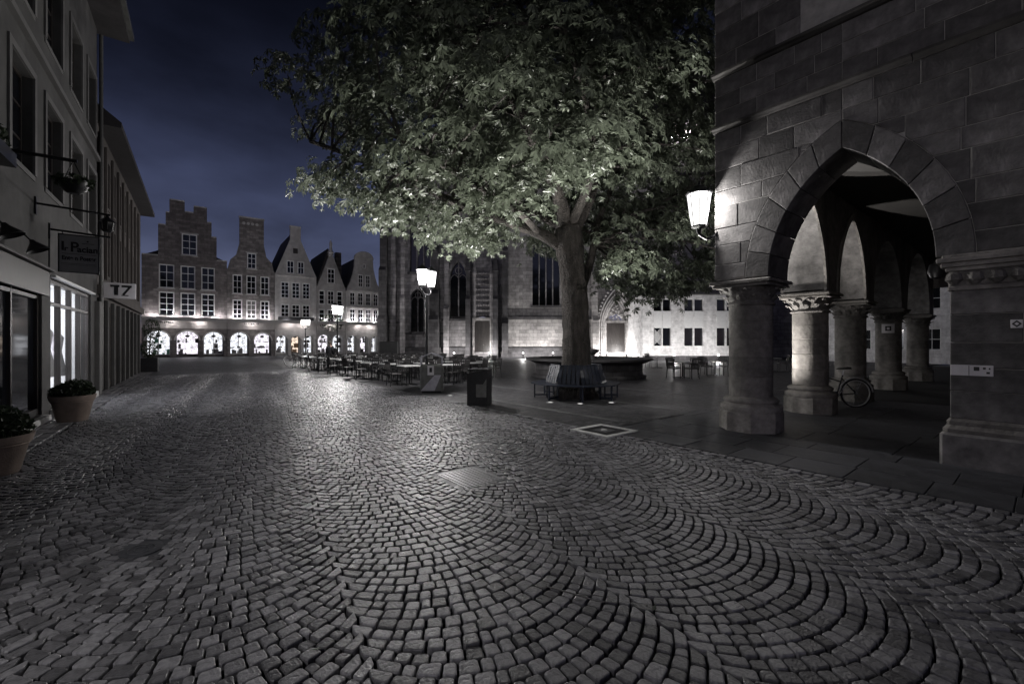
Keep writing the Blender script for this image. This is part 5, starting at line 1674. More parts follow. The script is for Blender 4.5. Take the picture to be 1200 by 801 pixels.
# pale house seen through the arcade
ph = thing('pale_house', 'pale house standing far behind the arcade columns', 'building', SW(4.0, 44), ARC_ROT)
wh = [(-6 + i * 2.0, -5 + i * 2.0, 1.0, 2.6) for i in range(7)] + [(-6 + i * 2.0, -5 + i * 2.0, 4.0, 5.6) for i in range(7)]
m = MB(); wall_holes(m, -8, 10, 0, 8, 0, 0.4, wh); m.build('wall', 'white_wall', ph, False)
for a, b, c, d in wh: window(ph, a, b, c, d, 0.15, 2, 2, 0.07)
m = MB(); m.prism([(-8.3, 8.003), (10.3, 8.003), (9, 11), (-7, 11)], 0.0, 8); m.build('roof', 'roof', ph)
#@@TREE
# ------------------------------------------------------------------ the chestnut tree
TB = Vector((1.86, 12.8, 0))
tree = thing('chestnut_tree', 'huge spreading chestnut tree inside a ring of blue seats', 'tree', TB)
def s_of(p): return p.x * U.x + p.y * U.y
def w_of(p): return p.x * V.x + p.y * V.y

class Limb:
    pass
def smooth_path(pts, n=5, jit=0.0):
    """Catmull-Rom through pts"""
    out = []
    P_ = [pts[0]] + list(pts) + [pts[-1]]
    for i in range(1, len(P_) - 2):
        p0, p1, p2, p3 = P_[i - 1], P_[i], P_[i + 1], P_[i + 2]
        for k in range(n):
            t = k / n
            out.append(0.5 * ((2 * p1) + (p2 - p0) * t + (2 * p0 - 5 * p1 + 4 * p2 - p3) * t * t + (3 * p1 - p0 - 3 * p2 + p3) * t ** 3))
    out.append(P_[-2])
    return out
trunk = MB()
VV = Vector
tp = smooth_path([VV((0, 0, -0.1)), VV((0, 0, 0.6)), VV((0.0, 0, 1.8)), VV((-0.02, 0, 3.0)), VV((-0.14, 0.05, 4.0)), VV((-0.25, 0.1, 4.9))], 5)
tr = [0.62 - 0.0 * i for i in range(len(tp))]
for i, p in enumerate(tp):
    z = p.z
    tr[i] = 0.40 + 0.26 * math.exp(-max(z, 0) / 0.45) - 0.03 * z / 4 + 0.05 * math.exp(-((z - 4.6) / 0.5) ** 2)
def rough_tube(mb, pts, rad, n, amp, seed):
    o = len(mb.v)
    mb.tube(pts, rad, n, None, True)
    r_ = np.random.default_rng(seed)
    ph = r_.uniform(0, 6.28, 6)
    cnt = len(pts)
    for k in range(cnt):
        c = pts[k]
        for i in range(n):
            v = VV(mb.v[o + k * n + i])
            a = 2 * math.pi * i / n
            f = 1 + amp * (math.sin(3 * a + ph[0] + k * 0.12) * 0.6 + math.sin(7 * a + ph[1] - k * 0.2) * 0.4 + math.sin(k * 0.9 + ph[2] + 2 * a) * 0.4) + r_.normal(0, amp * 0.25)
            mb.v[o + k * n + i] = tuple(c + (v - c) * f)
tp2 = smooth_path(tp, 3)
tr2 = list(np.interp(np.linspace(0, 1, len(tp2)), np.linspace(0, 1, len(tr)), tr))
rough_tube(trunk, tp2, tr2, 26, 0.055, 3)
F = tp[-1]
limbs = []   # main limb paths (local), start radius
def limb(pts, r0, r1=0.05):
    path = smooth_path(pts, 5)
    rad = [r0 + (r1 - r0) * (i / (len(path) - 1)) ** 0.8 for i in range(len(path))]
    rough_tube(trunk, path, rad, 12, 0.06, len(limbs) + 20)
    limbs.append((path, rad))
limb([VV((-0.25, 0.05, 4.3)), VV((-1.1, -0.1, 4.75)), VV((-2.3, -0.4, 5.1)), VV((-3.8, -0.7, 5.6)), VV((-5.6, -0.6, 6.5)), VV((-7.6, -0.3, 7.3))], 0.21)
limb([VV((-0.2, 0.1, 4.7)), VV((-0.6, -0.5, 5.8)), VV((-1.6, -1.8, 7.2)), VV((-3.0, -3.0, 8.6)), VV((-4.0, -3.8, 9.8))], 0.24)
limb([VV((-0.3, 0.1, 4.8)), VV((-0.5, 0.4, 6.2)), VV((-1.0, 0.8, 8.2)), VV((-1.6, 0.9, 10.4)), VV((-1.6, 1.0, 13.0))], 0.27)
limb([VV((-0.15, 0.1, 4.7)), VV((0.35, 0.0, 5.7)), VV((0.8, -0.6, 7.4)), VV((1.0, -1.4, 9.6)), VV((1.2, -1.8, 12.0))], 0.23)
limb([VV((0.1, 0.0, 3.0)), VV((0.45, 0.1, 4.0)), VV((0.75, 0.3, 5.3)), VV((1.5, 0.9, 7.0)), VV((2.4, 1.6, 9.2))], 0.15)
limb([VV((0.55, 0.2, 4.6)), VV((1.3, 0.6, 5.3)), VV((2.4, 1.4, 5.7)), VV((3.6, 2.4, 6.3))], 0.1)
limb([VV((-0.35, 0.2, 5.0)), VV((-1.8, 1.6, 6.2)), VV((-3.6, 2.9, 7.4)), VV((-5.6, 3.6, 8.8))], 0.18)
limb([VV((-0.2, 0.1, 4.9)), VV((0.2, -1.4, 6.0)), VV((-0.2, -3.0, 6.9)), VV((-0.9, -4.4, 7.6))], 0.16)
limb([VV((-1.1, -0.1, 4.75)), VV((-1.7, -1.3, 5.0)), VV((-2.8, -2.6, 5.3)), VV((-4.2, -3.4, 5.9))], 0.11)
# bough tips spread through the crown
lobes = [((-1.9, -0.3, 8.9), (6.0, 5.0, 4.6)), ((-4.4, -0.5, 7.3), (3.7, 3.4, 2.9)), ((1.8, 1.2, 7.6), (3.4, 3.6, 3.6)), ((-0.5, -0.3, 12.0), (5.6, 4.8, 3.5)), ((-2.0, -2.6, 6.6), (3.4, 2.4, 2.2)), ((2.5, 0.5, 4.4), (2.6, 2.5, 1.5)), ((3.2, 0.2, 7.5), (2.2, 2.6, 3.2))]
tips = []
tries = 0
r_ = np.random.default_rng(99)
while len(tips) < 310 and tries < 60000:
    tries += 1
    c, rad = lobes[r_.integers(0, len(lobes))]
    d = r_.normal(size=3); d /= np.linalg.norm(d)
    rr = r_.uniform(0.35, 1.0) ** 0.45
    p = VV((c[0] + d[0] * rad[0] * rr, c[1] + d[1] * rad[1] * rr, c[2] + d[2] * rad[2] * rr))
    wp = TB + p
    if s_of(wp) < 4.75 and w_of(wp) > 7.0: continue
    if wp.x < -6.5 + 0.35 * math.sin(wp.z * 3 + wp.y): continue
    if p.z < 2.8 or p.z > 14.5: continue
    hz = math.hypot(p.x, p.y)
    if p.z < 4.4 and hz < 1.6: continue
    # lower limit of the crown: higher on the far left than near the lamp
    low = (3.85 if p.x < 1.1 else 2.9) + 0.9 * max(0, min(1, (-p.x - 3.0) / 3.0)) + 0.25 * math.sin(p.x * 2.1 + p.y)
    if p.z < low: continue
    # the outer boughs on the street side stand apart, so sky shows between them
    if p.x < -3.2 and p.z > 6.2 and math.sin(p.x * 1.7 + 0.6) + math.sin(p.z * 1.9 + 1.1) + 0.6 * math.sin(p.y * 1.3) > 0.75: continue
    if p.y < 0.6 and -1.4 < p.x < 1.2 and p.z < 5.3 + (p.y + 2.8) * 0.33: continue
    if any((p - q).length < 0.93 for q in tips): continue
    tips.append(p)
# twigs from the nearest limb point to every tip
for p in tips:
    best = None
    for path, rad in limbs:
        for i in range(len(path) // 3, len(path)):
            q = path[i]
            dd = (q - p).length + 0.6 * max(0, q.z - p.z)
            if best is None or dd < best[0]: best = (dd, q, rad[i])
    q = best[1]
    mid = (q + p) / 2 + VV((r_.normal(0, 0.15), r_.normal(0, 0.15), 0.25 + r_.normal(0, 0.1)))
    pth = smooth_path([q, mid, p], 3)
    r0 = min(0.06, best[2] * 0.7)
    trunk.tube(pth, [r0 + (0.012 - r0) * i / (len(pth) - 1) for i in range(len(pth))], 5)
trunk.build('trunk', 'bark', tree, False)
# leaves: fans of drooping leaflets gathered in clumps round every tip
cent = np.array([0.0, 0.0, 7.0])
LV = []; 
for ti, p in enumerate(tips):
    n = int(r_.integers(85, 140))
    out = np.array([p.x + 1.5, p.y, (p.z - 7.0) * 0.5]); out /= (np.linalg.norm(out) + 1e-6)
    rx = r_.uniform(0.65, 1.05)
    ang = r_.uniform(0, 2 * math.pi, n); rad_ = np.sqrt(r_.uniform(0, 1, n)) * rx
    dx = np.cos(ang) * rad_; dy = np.sin(ang) * rad_
    dz = 0.30 - 0.55 * (rad_ / rx) ** 2 * rx + r_.normal(0, 0.16, n)
    pos = np.stack([p.x + dx, p.y + dy, p.z + dz], 1)
    nrm = np.stack([dx * 0.9 + out[0] * 0.5 + r_.normal(0, 0.28, n), dy * 0.9 + out[1] * 0.5 + r_.normal(0, 0.28, n), 0.75 + r_.normal(0, 0.25, n)], 1)
    LV.append((pos, nrm))
pos = np.concatenate([a for a, b in LV]); nrm = np.concatenate([b for a, b in LV])
nrm /= np.linalg.norm(nrm, axis=1, keepdims=True)
N = len(pos)
rv = r_.normal(size=(N, 3)); rv[:, :2] += (pos[:, :2] - np.array([-1.5, 0])) * 0.25
e1 = rv - nrm * np.sum(rv * nrm, 1, keepdims=True); e1 /= np.linalg.norm(e1, axis=1, keepdims=True)
e2 = np.cross(nrm, e1)
LL = r_.uniform(0.14, 0.235, N)
K = 6
verts = np.zeros((N, K, 4, 3)); 
for k in range(K):
    a = (k - 2.5) * R(42)
    fac = 1 - 0.09 * (k - 2.5) ** 2 * 0.55
    droop = r_.uniform(0.25, 0.75, N)[:, None]
    d = e1 * math.cos(a) + e2 * math.sin(a) - nrm * droop
    d /= np.linalg.norm(d, axis=1, keepdims=True)
    sd = np.cross(d, nrm); sd /= (np.linalg.norm(sd, axis=1, keepdims=True) + 1e-9)
    L_ = (LL * fac)[:, None]
    w_ = L_ * 0.17
    verts[:, k, 0] = pos
    verts[:, k, 1] = pos + d * L_ * 0.62 + sd * w_ + nrm * w_ * 0.35
    verts[:, k, 2] = pos + d * L_
    verts[:, k, 3] = pos + d * L_ * 0.62 - sd * w_ + nrm * w_ * 0.35
verts = verts.reshape(-1, 3)
nq = N * K
tri = np.zeros((nq, 2, 3), dtype=np.int32)
b = np.arange(nq) * 4
tri[:, 0] = np.stack([b, b + 1, b + 2], 1); tri[:, 1] = np.stack([b, b + 2, b + 3], 1)
tri = tri.reshape(-1, 3)
me = bpy.data.meshes.new('crown')
me.vertices.add(len(verts)); me.vertices.foreach_set('co', verts.ravel())
me.loops.add(tri.size); me.loops.foreach_set('vertex_index', tri.ravel())
me.polygons.add(len(tri)); me.polygons.foreach_set('loop_start', np.arange(0, tri.size, 3, dtype=np.int32)); me.polygons.foreach_set('loop_total', np.full(len(tri), 3, dtype=np.int32))
me.materials.append(M['leaf']); me.update(calc_edges=True); me.validate()
crown = place(me, 'crown', tree)

# ring of seats round the trunk ------------------------------------------
bench = thing('tree_bench', 'eight sided dark blue metal bench with high backs round the trunk', 'bench', TB + VV((0, 0, 0)))
for k in range(8):
    mm = Matrix.Rotation(k * math.pi / 4 + math.pi / 8, 4, 'Z')
    ri, ro = 0.80, 1.22
    hw_i, hw_o = ri * math.tan(math.pi / 8) - 0.012, ro * math.tan(math.pi / 8) - 0.012
    for j in range(4):     # seat slats
        a0 = ri + (ro - ri) * j / 4 + 0.006; a1 = ri + (ro - ri) * (j + 1) / 4 - 0.006
        h0, h1_ = a0 * math.tan(math.pi / 8) - 0.015, a1 * math.tan(math.pi / 8) - 0.015
        vs = [(a0, -h0, 0.40), (a1, -h1_, 0.40), (a1, h1_, 0.40), (a0, h0, 0.40), (a0, -h0, 0.43), (a1, -h1_, 0.43), (a1, h1_, 0.43), (a0, h0, 0.43)]
        MB().add(vs, [(3, 2, 1, 0), (4, 5, 6, 7), (0, 1, 5, 4), (1, 2, 6, 5), (2, 3, 7, 6), (3, 0, 4, 7)], False, mm).build('seat_slat', 'blue_metal', bench, False)
    # curved back made of upright slats
    for j in range(5):
        y = -hw_i + 2 * hw_i * (j + 0.5) / 5
        m = MB()
        pts = [(ri + 0.02, y, 0.44), (ri - 0.02, y, 0.62), (ri - 0.09, y * 0.95, 0.82), (ri - 0.12, y * 0.92, 0.93)]
        for p_, q_ in zip(pts[:-1], pts[1:]): m.bar(p_, q_, 0.1, 0.018)
        m2 = MB(); m2.add(m.v, m.f, False, mm); m2.build('back_slat', 'blue_metal', bench, False)
    m = MB(); m.tube([(ri - 0.13, -hw_i * 0.95, 0.94), (ri - 0.13, hw_i * 0.95, 0.94)], 0.02, 8, mm); m.build('back_rail', 'blue_metal', bench, False)
    mr_ = Matrix.Rotation(k * math.pi / 4, 4, 'Z')
    for rr in (0.84, 1.2):
        MB().box(rr - 0.02, rr + 0.02, -0.02, 0.02, 0, 0.398, mr_).build('leg', 'blue_metal', bench, False)
    MB().box(0.86, 1.18, -0.012, 0.012, 0.05, 0.09, mr_).build('foot_bar', 'blue_metal', bench, False)

# round fountain behind the tree
fp = VV((3.55, 20.5, 0))
ft = thing('fountain', 'low round stone fountain basin with a pale rim behind the tree', 'fountain', fp)
MB().lathe([(2.6, 0), (2.6, 0.12), (2.45, 0.16), (2.45, 0.62), (2.75, 0.74), (2.9, 0.78), (2.9, 0.86), (2.35, 0.88), (2.3, 0.6)], 48, None, True, False).build('basin', 'church_dark', ft, False)
MB().lathe([(2.32, 0.7), (0.01, 0.701)], 48, None, False, False).build('water', 'water', ft, False)
MB().lathe([(0.6, 0.3), (0.45, 0.8), (0.3, 1.0), (0.5, 1.15), (0.55, 1.25), (0.1, 1.3)], 24).build('centre_post', 'church', ft, False)

#@@LAMPS
# ------------------------------------------------------------------ street lamps
def bulb(t, x, y, z, watts, rad=0.05):
    ld = bpy.data.lights.new('bulb', 'POINT'); ld.energy = watts; ld.shadow_soft_size = rad; ld.color = (1.0, 0.97, 0.95)
    o = bpy.data.objects.new('bulb', ld); COL.objects.link(o); o.parent = t; o.location = (x, y, z)

def lantern_parts(t, x, y, z, tag_mat, sc=1.0, watts=100.0):
    bulb(t, x, y, z + 0.26 * sc, watts)
    mm = Matrix.Translation((x, y, z)) @ Matrix.Scale(sc, 4)
    g = MB().lathe([(0.115, 0.0), (0.185, 0.5)], 8, mm, False, True, math.pi / 8).build('lantern_glass', tag_mat, t, False)
    MB().lathe([(0.205, 0.503), (0.21, 0.53), (0.12, 0.6), (0.1, 0.63), (0.03, 0.66), (0.02, 0.72)], 8, mm, False, True, math.pi / 8).build('lantern_cap', 'black_metal', t, False)
    MB().lathe([(0.03, -0.14), (0.05, -0.06), (0.125, -0.03), (0.125, -0.003)], 8, mm, False, True, math.pi / 8).build('lantern_base', 'black_metal', t, False)
    m = MB()
    for k in range(8):
        a = k * math.pi / 4 + math.pi / 8
        m.bar((0.117 * math.cos(a), 0.117 * math.sin(a), 0.0), (0.188 * math.cos(a), 0.188 * math.sin(a), 0.5), 0.012, None, mm)
    m.build('lantern_bars', 'black_metal', t, False)

def street_lamp(loc, rotz, label, h=3.4, watts=LAMP_W):
    t = thing('street_lamp', label, 'street lamp', loc, rotz, 'twin lantern street lamps')
    MB().lathe([(0.16, 0), (0.16, 0.06), (0.11, 0.1), (0.1, 0.5), (0.075, 0.58), (0.05, 0.7), (0.045, h - 0.35), (0.06, h - 0.3), (0.035, h - 0.24)], 14).build('pole', 'black_metal', t, False)
    m = MB()
    m.tube([(-0.24, 0, h - 0.12), (-0.22, 0, h - 0.22), (-0.1, 0, h - 0.28), (0, 0, h - 0.3), (0.1, 0, h - 0.28), (0.22, 0, h - 0.22), (0.24, 0, h - 0.12)], 0.022, 8)
    m.build('crossarm', 'black_metal', t, False)
    lantern_parts(t, -0.24, 0, h, 'lantern', 1.0, watts); lantern_parts(t, 0.24, 0, h, 'lantern', 1.0, watts)
    return t
def gp(px, D): return VV(((px - 600) / FPX * D, D, 0))
street_lamp(gp(500, 14.6), R(64), 'lit twin lantern street lamp rising among the cafe tables', 3.45)
street_lamp(gp(395.5, 25.8), R(76), 'lit twin lantern street lamp beside the standing person', 3.2)
street_lamp(gp(358, 40.0), R(-5), 'lit twin lantern street lamp behind the parked bicycles', 3.1)
street_lamp(VV((-3.38, -1.0, 0)), R(30), 'lit twin lantern street lamp assumed out of view at the near street corner', 3.3, ASSUMED_LAMP_W)  # unseen lamp assumed behind the camera to light the foreground cobbles

# lantern on the corner of the arcade building
cp = SW(4.03, 8.0)
wlp = SW(4.17, 7.93)
t = thing('wall_lantern', 'lit tapered lantern on the corner of the arcade building', 'wall lantern', (wlp.x, wlp.y, 3.78), 0)
lantern_parts(t, 0, 0, 0.0, 'wall_lantern', 1.15, WALL_LAMP_W)
d = SW(3.9, 8.12) - wlp
MB().tube([(0, 0, -0.16), (d.x * 0.4, d.y * 0.4, -0.26), (d.x, d.y, -0.2)], 0.03, 8).build('bracket_arm', 'black_metal', t, False)
MB().lathe([(0.07, 0), (0.07, 0.03)], 12, Matrix.Translation((d.x, d.y, -0.2)) @ Matrix.Rotation(R(90), 4, 'X')).build('wall_plate', 'black_metal', t, False)

# uplights added in the ground round the tree seat to brighten the crown
for i, (dx, dy, ax, ay) in enumerate(((-0.85, -1.2, -0.3, -0.42), (-0.1, -1.45, -0.2, -0.55), (0.75, -1.25, 0.15, -0.42), (-3.7, 0.3, -0.12, -0.15))):
    q = TB + VV((dx, dy, 0))
    t = thing('added_uplight', 'small round added uplight in the ground beside the tree seat' if i < 3 else 'small round added uplight in the ground near the dark litter bin', 'light', q, 0, 'added uplights round the tree')
    MB().lathe([(0.11, -0.02), (0.11, 0.012), (0.085, 0.016)], 18, None, True, False).build('rim', 'steel', t, False)
    MB().lathe([(0.084, 0.004), (0.001, 0.008)], 18, None, False, False).build('lens', 'uplight', t, False)
    ld = bpy.data.lights.new('added_beam', 'SPOT'); ld.energy = ADDED_UPLIGHT_W; ld.spot_size = R(88); ld.spot_blend = 0.9; ld.shadow_soft_size = 0.08; ld.color = (1.0, 0.98, 0.93)
    lo = bpy.data.objects.new('added_beam', ld); COL.objects.link(lo); lo.parent = t; lo.location = (0, 0, 0.05)
    lo.rotation_euler = VV((ax, ay, 1)).to_track_quat('-Z', 'Y').to_euler()

q = SW(4.95, 10.6)  # uplight added out of sight behind the corner column to brighten the arch soffit
t = thing('added_arcade_uplight', 'round added uplight let into the paving outside the arcade columns', 'light', q)
MB().lathe([(0.11, -0.02), (0.11, 0.012), (0.085, 0.016)], 18, None, True, False).build('rim', 'steel', t, False)
MB().lathe([(0.084, 0.004), (0.001, 0.008)], 18, None, False, False).build('lens', 'uplight', t, False)
ld = bpy.data.lights.new('added_beam', 'SPOT'); ld.energy = 1000; ld.spot_size = R(80); ld.spot_blend = 0.8; ld.shadow_soft_size = 0.08; ld.color = (1.0, 0.95, 0.9)
lo = bpy.data.objects.new('added_beam', ld); COL.objects.link(lo); lo.parent = t; lo.location = (0, 0, 0.05)
lo.rotation_euler = (SW(3.6, 11.6, 2.9) - SW(4.95, 10.6, 0.05)).to_track_quat('-Z', 'Y').to_euler()

# low dome lights in front of church and annex
for i, (px, D) in enumerate(((532, 43.6), (574, 44.2), (613, 43.6), (648, 43.6), (711, 44.2), (734, 44.2), (748, 37.2), (790, 36.8), (842, 36.8))):
    lab = ('low dome light on a short post at the foot of the church' if i < 6 else 'low dome light on a short post before the white annex')
    t = thing('dome_light', lab, 'light', gp(px, D), 0, 'low dome lights by the church' if i < 6 else 'low dome lights by the annex')
    MB().lathe([(0.09, 0), (0.07, 0.04), (0.06, 0.42), (0.13, 0.46)], 12).build('post', 'black_metal', t, False)
    MB().lathe([(0.085, 0.463), (0.08, 0.52), (0.06, 0.56), (0.02, 0.58)], 12).build('dome', 'dome', t, False)
    bulb(t, 0, 0, 0.51, DOME_W, 0.03)

#@@CAFE
# ------------------------------------------------------------------ cafe tables and chairs on the terrace
def make_table():
    t = thing('cafe_table', 'square pale topped cafe table on a black pedestal', 'table', (0, 0, 0), 0, 'cafe tables on the terrace')
    MB().cbox(-0.36, 0.36, -0.36, 0.36, 0.70, 0.73, 0.012).build('table_top', 'table_top', t, False)
    MB().tube([(0, 0, 0.03), (0, 0, 0.699)], 0.035, 10).build('pedestal', 'black_metal', t, False)
    for k in range(4):
        mm = Matrix.Rotation(k * math.pi / 2 + math.pi / 4, 4, 'Z')
        MB().bar((0.02, 0, 0.04), (0.32, 0, 0.02), 0.05, 0.03, mm).build('foot', 'black_metal', t, False)
    return t
def make_chair():
    t = thing('cafe_chair', 'dark woven cafe chair with metal legs', 'chair', (0, 0, 0), 0, 'cafe chairs on the terrace')
    MB().cbox(-0.21, 0.21, -0.2, 0.22, 0.43, 0.46, 0.02).build('seat', 'rattan', t, False)
    m = MB()
    for i in range(6):
        a = -0.2 + 0.4 * i / 5
        m.bar((a, 0.22 + 0.0, 0.5), (a, 0.30, 0.86), 0.045, 0.012)
    m.bar((-0.22, 0.303, 0.87), (0.22, 0.303, 0.87), 0.03, 0.04); m.bar((-0.22, 0.245, 0.6), (0.22, 0.245, 0.6), 0.02, 0.03)
    m.build('backrest', 'rattan', t, False)
    for sx in (-1, 1):
        MB().tube([(sx * 0.2, -0.18, 0), (sx * 0.2, -0.18, 0.62), (sx * 0.215, 0.0, 0.66), (sx * 0.215, 0.24, 0.65)], 0.014, 6).build('front_leg', 'iron', t, False)
        MB().tube([(sx * 0.21, 0.26, 0), (sx * 0.2, 0.21, 0.44), (sx * 0.215, 0.3, 0.88)], 0.014, 6).build('rear_leg', 'iron', t, False)
    return t
tab0, chair0 = make_table(), make_chair()
spots = []
rows = [(7.4, 15.2, 9), (8.85, 14.8, 9), (10.3, 15.6, 9), (11.8, 16.2, 8), (13.4, 17.0, 7)]
for w, s0, n in rows:
    for i in range(n):
        s = s0 + i * 1.72 + rnd.uniform(-0.15, 0.15)
        c = SW(s, w + rnd.uniform(-0.15, 0.15))
        # keep clear of the lamp post, tree seat and fountain
        if (c - gp(500, 14.6)).length < 1.1 or (c - TB).length < 2.6 or (c - fp).length < 4.4: continue
        where = 'in the row beside the cobbles' if w < 8 else ('in the row by the fountain side' if w > 13 else 'in the middle rows of the terrace')
        spots.append((c, ang_u + rnd.uniform(-0.15, 0.15), where))
# a few tables to the right, behind the corner column
for px, D in ((800, 19.5), (838, 21.0), (770, 27.0), (905, 24.0)):
    spots.append((gp(px, D), rnd.uniform(0, 1.5), 'standing apart before the white annex'))
first_t = first_c = True
for c, a, where in spots:
    tl = 'square pale topped cafe table ' + where; cl_ = 'dark woven cafe chair ' + where
    if first_t:
        tab0['label'] = tl; tab0.location = c; tab0.rotation_euler = (0, 0, a); first_t = False
    else:
        dup(tab0, c, a, tl)
    for k in range(4):
        if rnd.random() < 0.22: continue
        aa = a + k * math.pi / 2
        r0 = rnd.uniform(0.42, 0.58)
        q = c + VV((math.sin(aa) * r0 * -1, math.cos(aa) * r0, 0))
        if first_c:
            chair0['label'] = cl_; chair0.location = q; chair0.rotation_euler = (0, 0, aa); first_c = False
        else:
            dup(chair0, q, aa + rnd.uniform(-0.15, 0.15), cl_)

# litter bins ---------------------------------------------------------------
t = thing('litter_bin', 'square metal litter bin with a framed notice and open hood', 'bin', gp(506, 14.1), R(8)); t.scale = (1, 1, 1.12)
MB().cbox(-0.36, 0.36, -0.3, 0.3, 0.05, 0.78, 0.05).build('body', 'tin', t, False)
MB().cbox(-0.3, 0.3, -0.25, 0.25, 0.0, 0.05, 0.02).build('base', 'black_metal', t, False)
MB().prism([(-0.34, 0.06), (0.1, 0.06), (0.3, 0.5), (0.1, 0.5)], -0.312, -0.302).build('diagonal_panel', 'steel', t)
for sx in (-0.33, 0.33):
    for sy in (-0.27, 0.27): MB().box(sx - 0.02, sx + 0.02, sy - 0.02, sy + 0.02, 0.782, 0.98).build('hood_post', 'steel', t, False)
m = MB(); m.bar((-0.37, -0.3, 0.985), (0, -0.3, 1.12), 0.03); m.bar((0, -0.3, 1.12), (0.37, -0.3, 0.985), 0.03); m.bar((-0.37, 0.3, 0.985), (0, 0.3, 1.12), 0.03); m.bar((0, 0.3, 1.12), (0.37, 0.3, 0.985), 0.03); m.bar((0, -0.3, 1.12), (0, 0.3, 1.12), 0.03)
m.build('hood', 'steel', t, False)
o = MB().box(-0.12, 0.08, -0.318, -0.303, 0.5, 0.77).build('notice', 'sign_white', t, False)
MB().box(-0.06, 0.02, -0.323, -0.319, 0.58, 0.71).build('print', 'ink', o, False)
t = thing('litter_bin', 'dark litter bin with a slanted top and pale front panel', 'bin', gp(562, 11.25), R(-12))
MB().prism([(-0.26, 0.0), (0.26, 0.0), (0.26, 0.86), (0.18, 0.88), (-0.26, 0.82)], -0.24, 0.24).build('body', 'iron', t)
MB().prism([(-0.02, 0.22), (0.25, 0.22), (0.25, 0.68), (0.16, 0.54), (-0.02, 0.54)], -0.252, -0.242).build('front_panel', 'tin', t)
MB().cbox(-0.28, 0.28, -0.26, 0.26, 0.883, 0.91, 0.02).build('lid', 'black_metal', t, False)
m = MB()
for i in range(4): m.bar((-0.22 + i * 0.13, -0.2, 0.913), (-0.12 + i * 0.13, 0.2, 0.925), 0.02)
m.build('ash_grid', 'steel', t, False)
# dark cabinet at the church corner
q = gp(456, 40)
t = thing('utility_cabinet', 'dark utility cabinet standing at the church corner', 'cabinet', q, R(5))
MB().cbox(-0.8, 0.8, -0.4, 0.4, 0.0, 1.65, 0.03).build('body', 'iron', t, False)
for x in (-0.78, 0.02): MB().box(x, x + 0.76, -0.415, -0.402, 0.1, 1.55).build('door', 'black_metal', t, False)

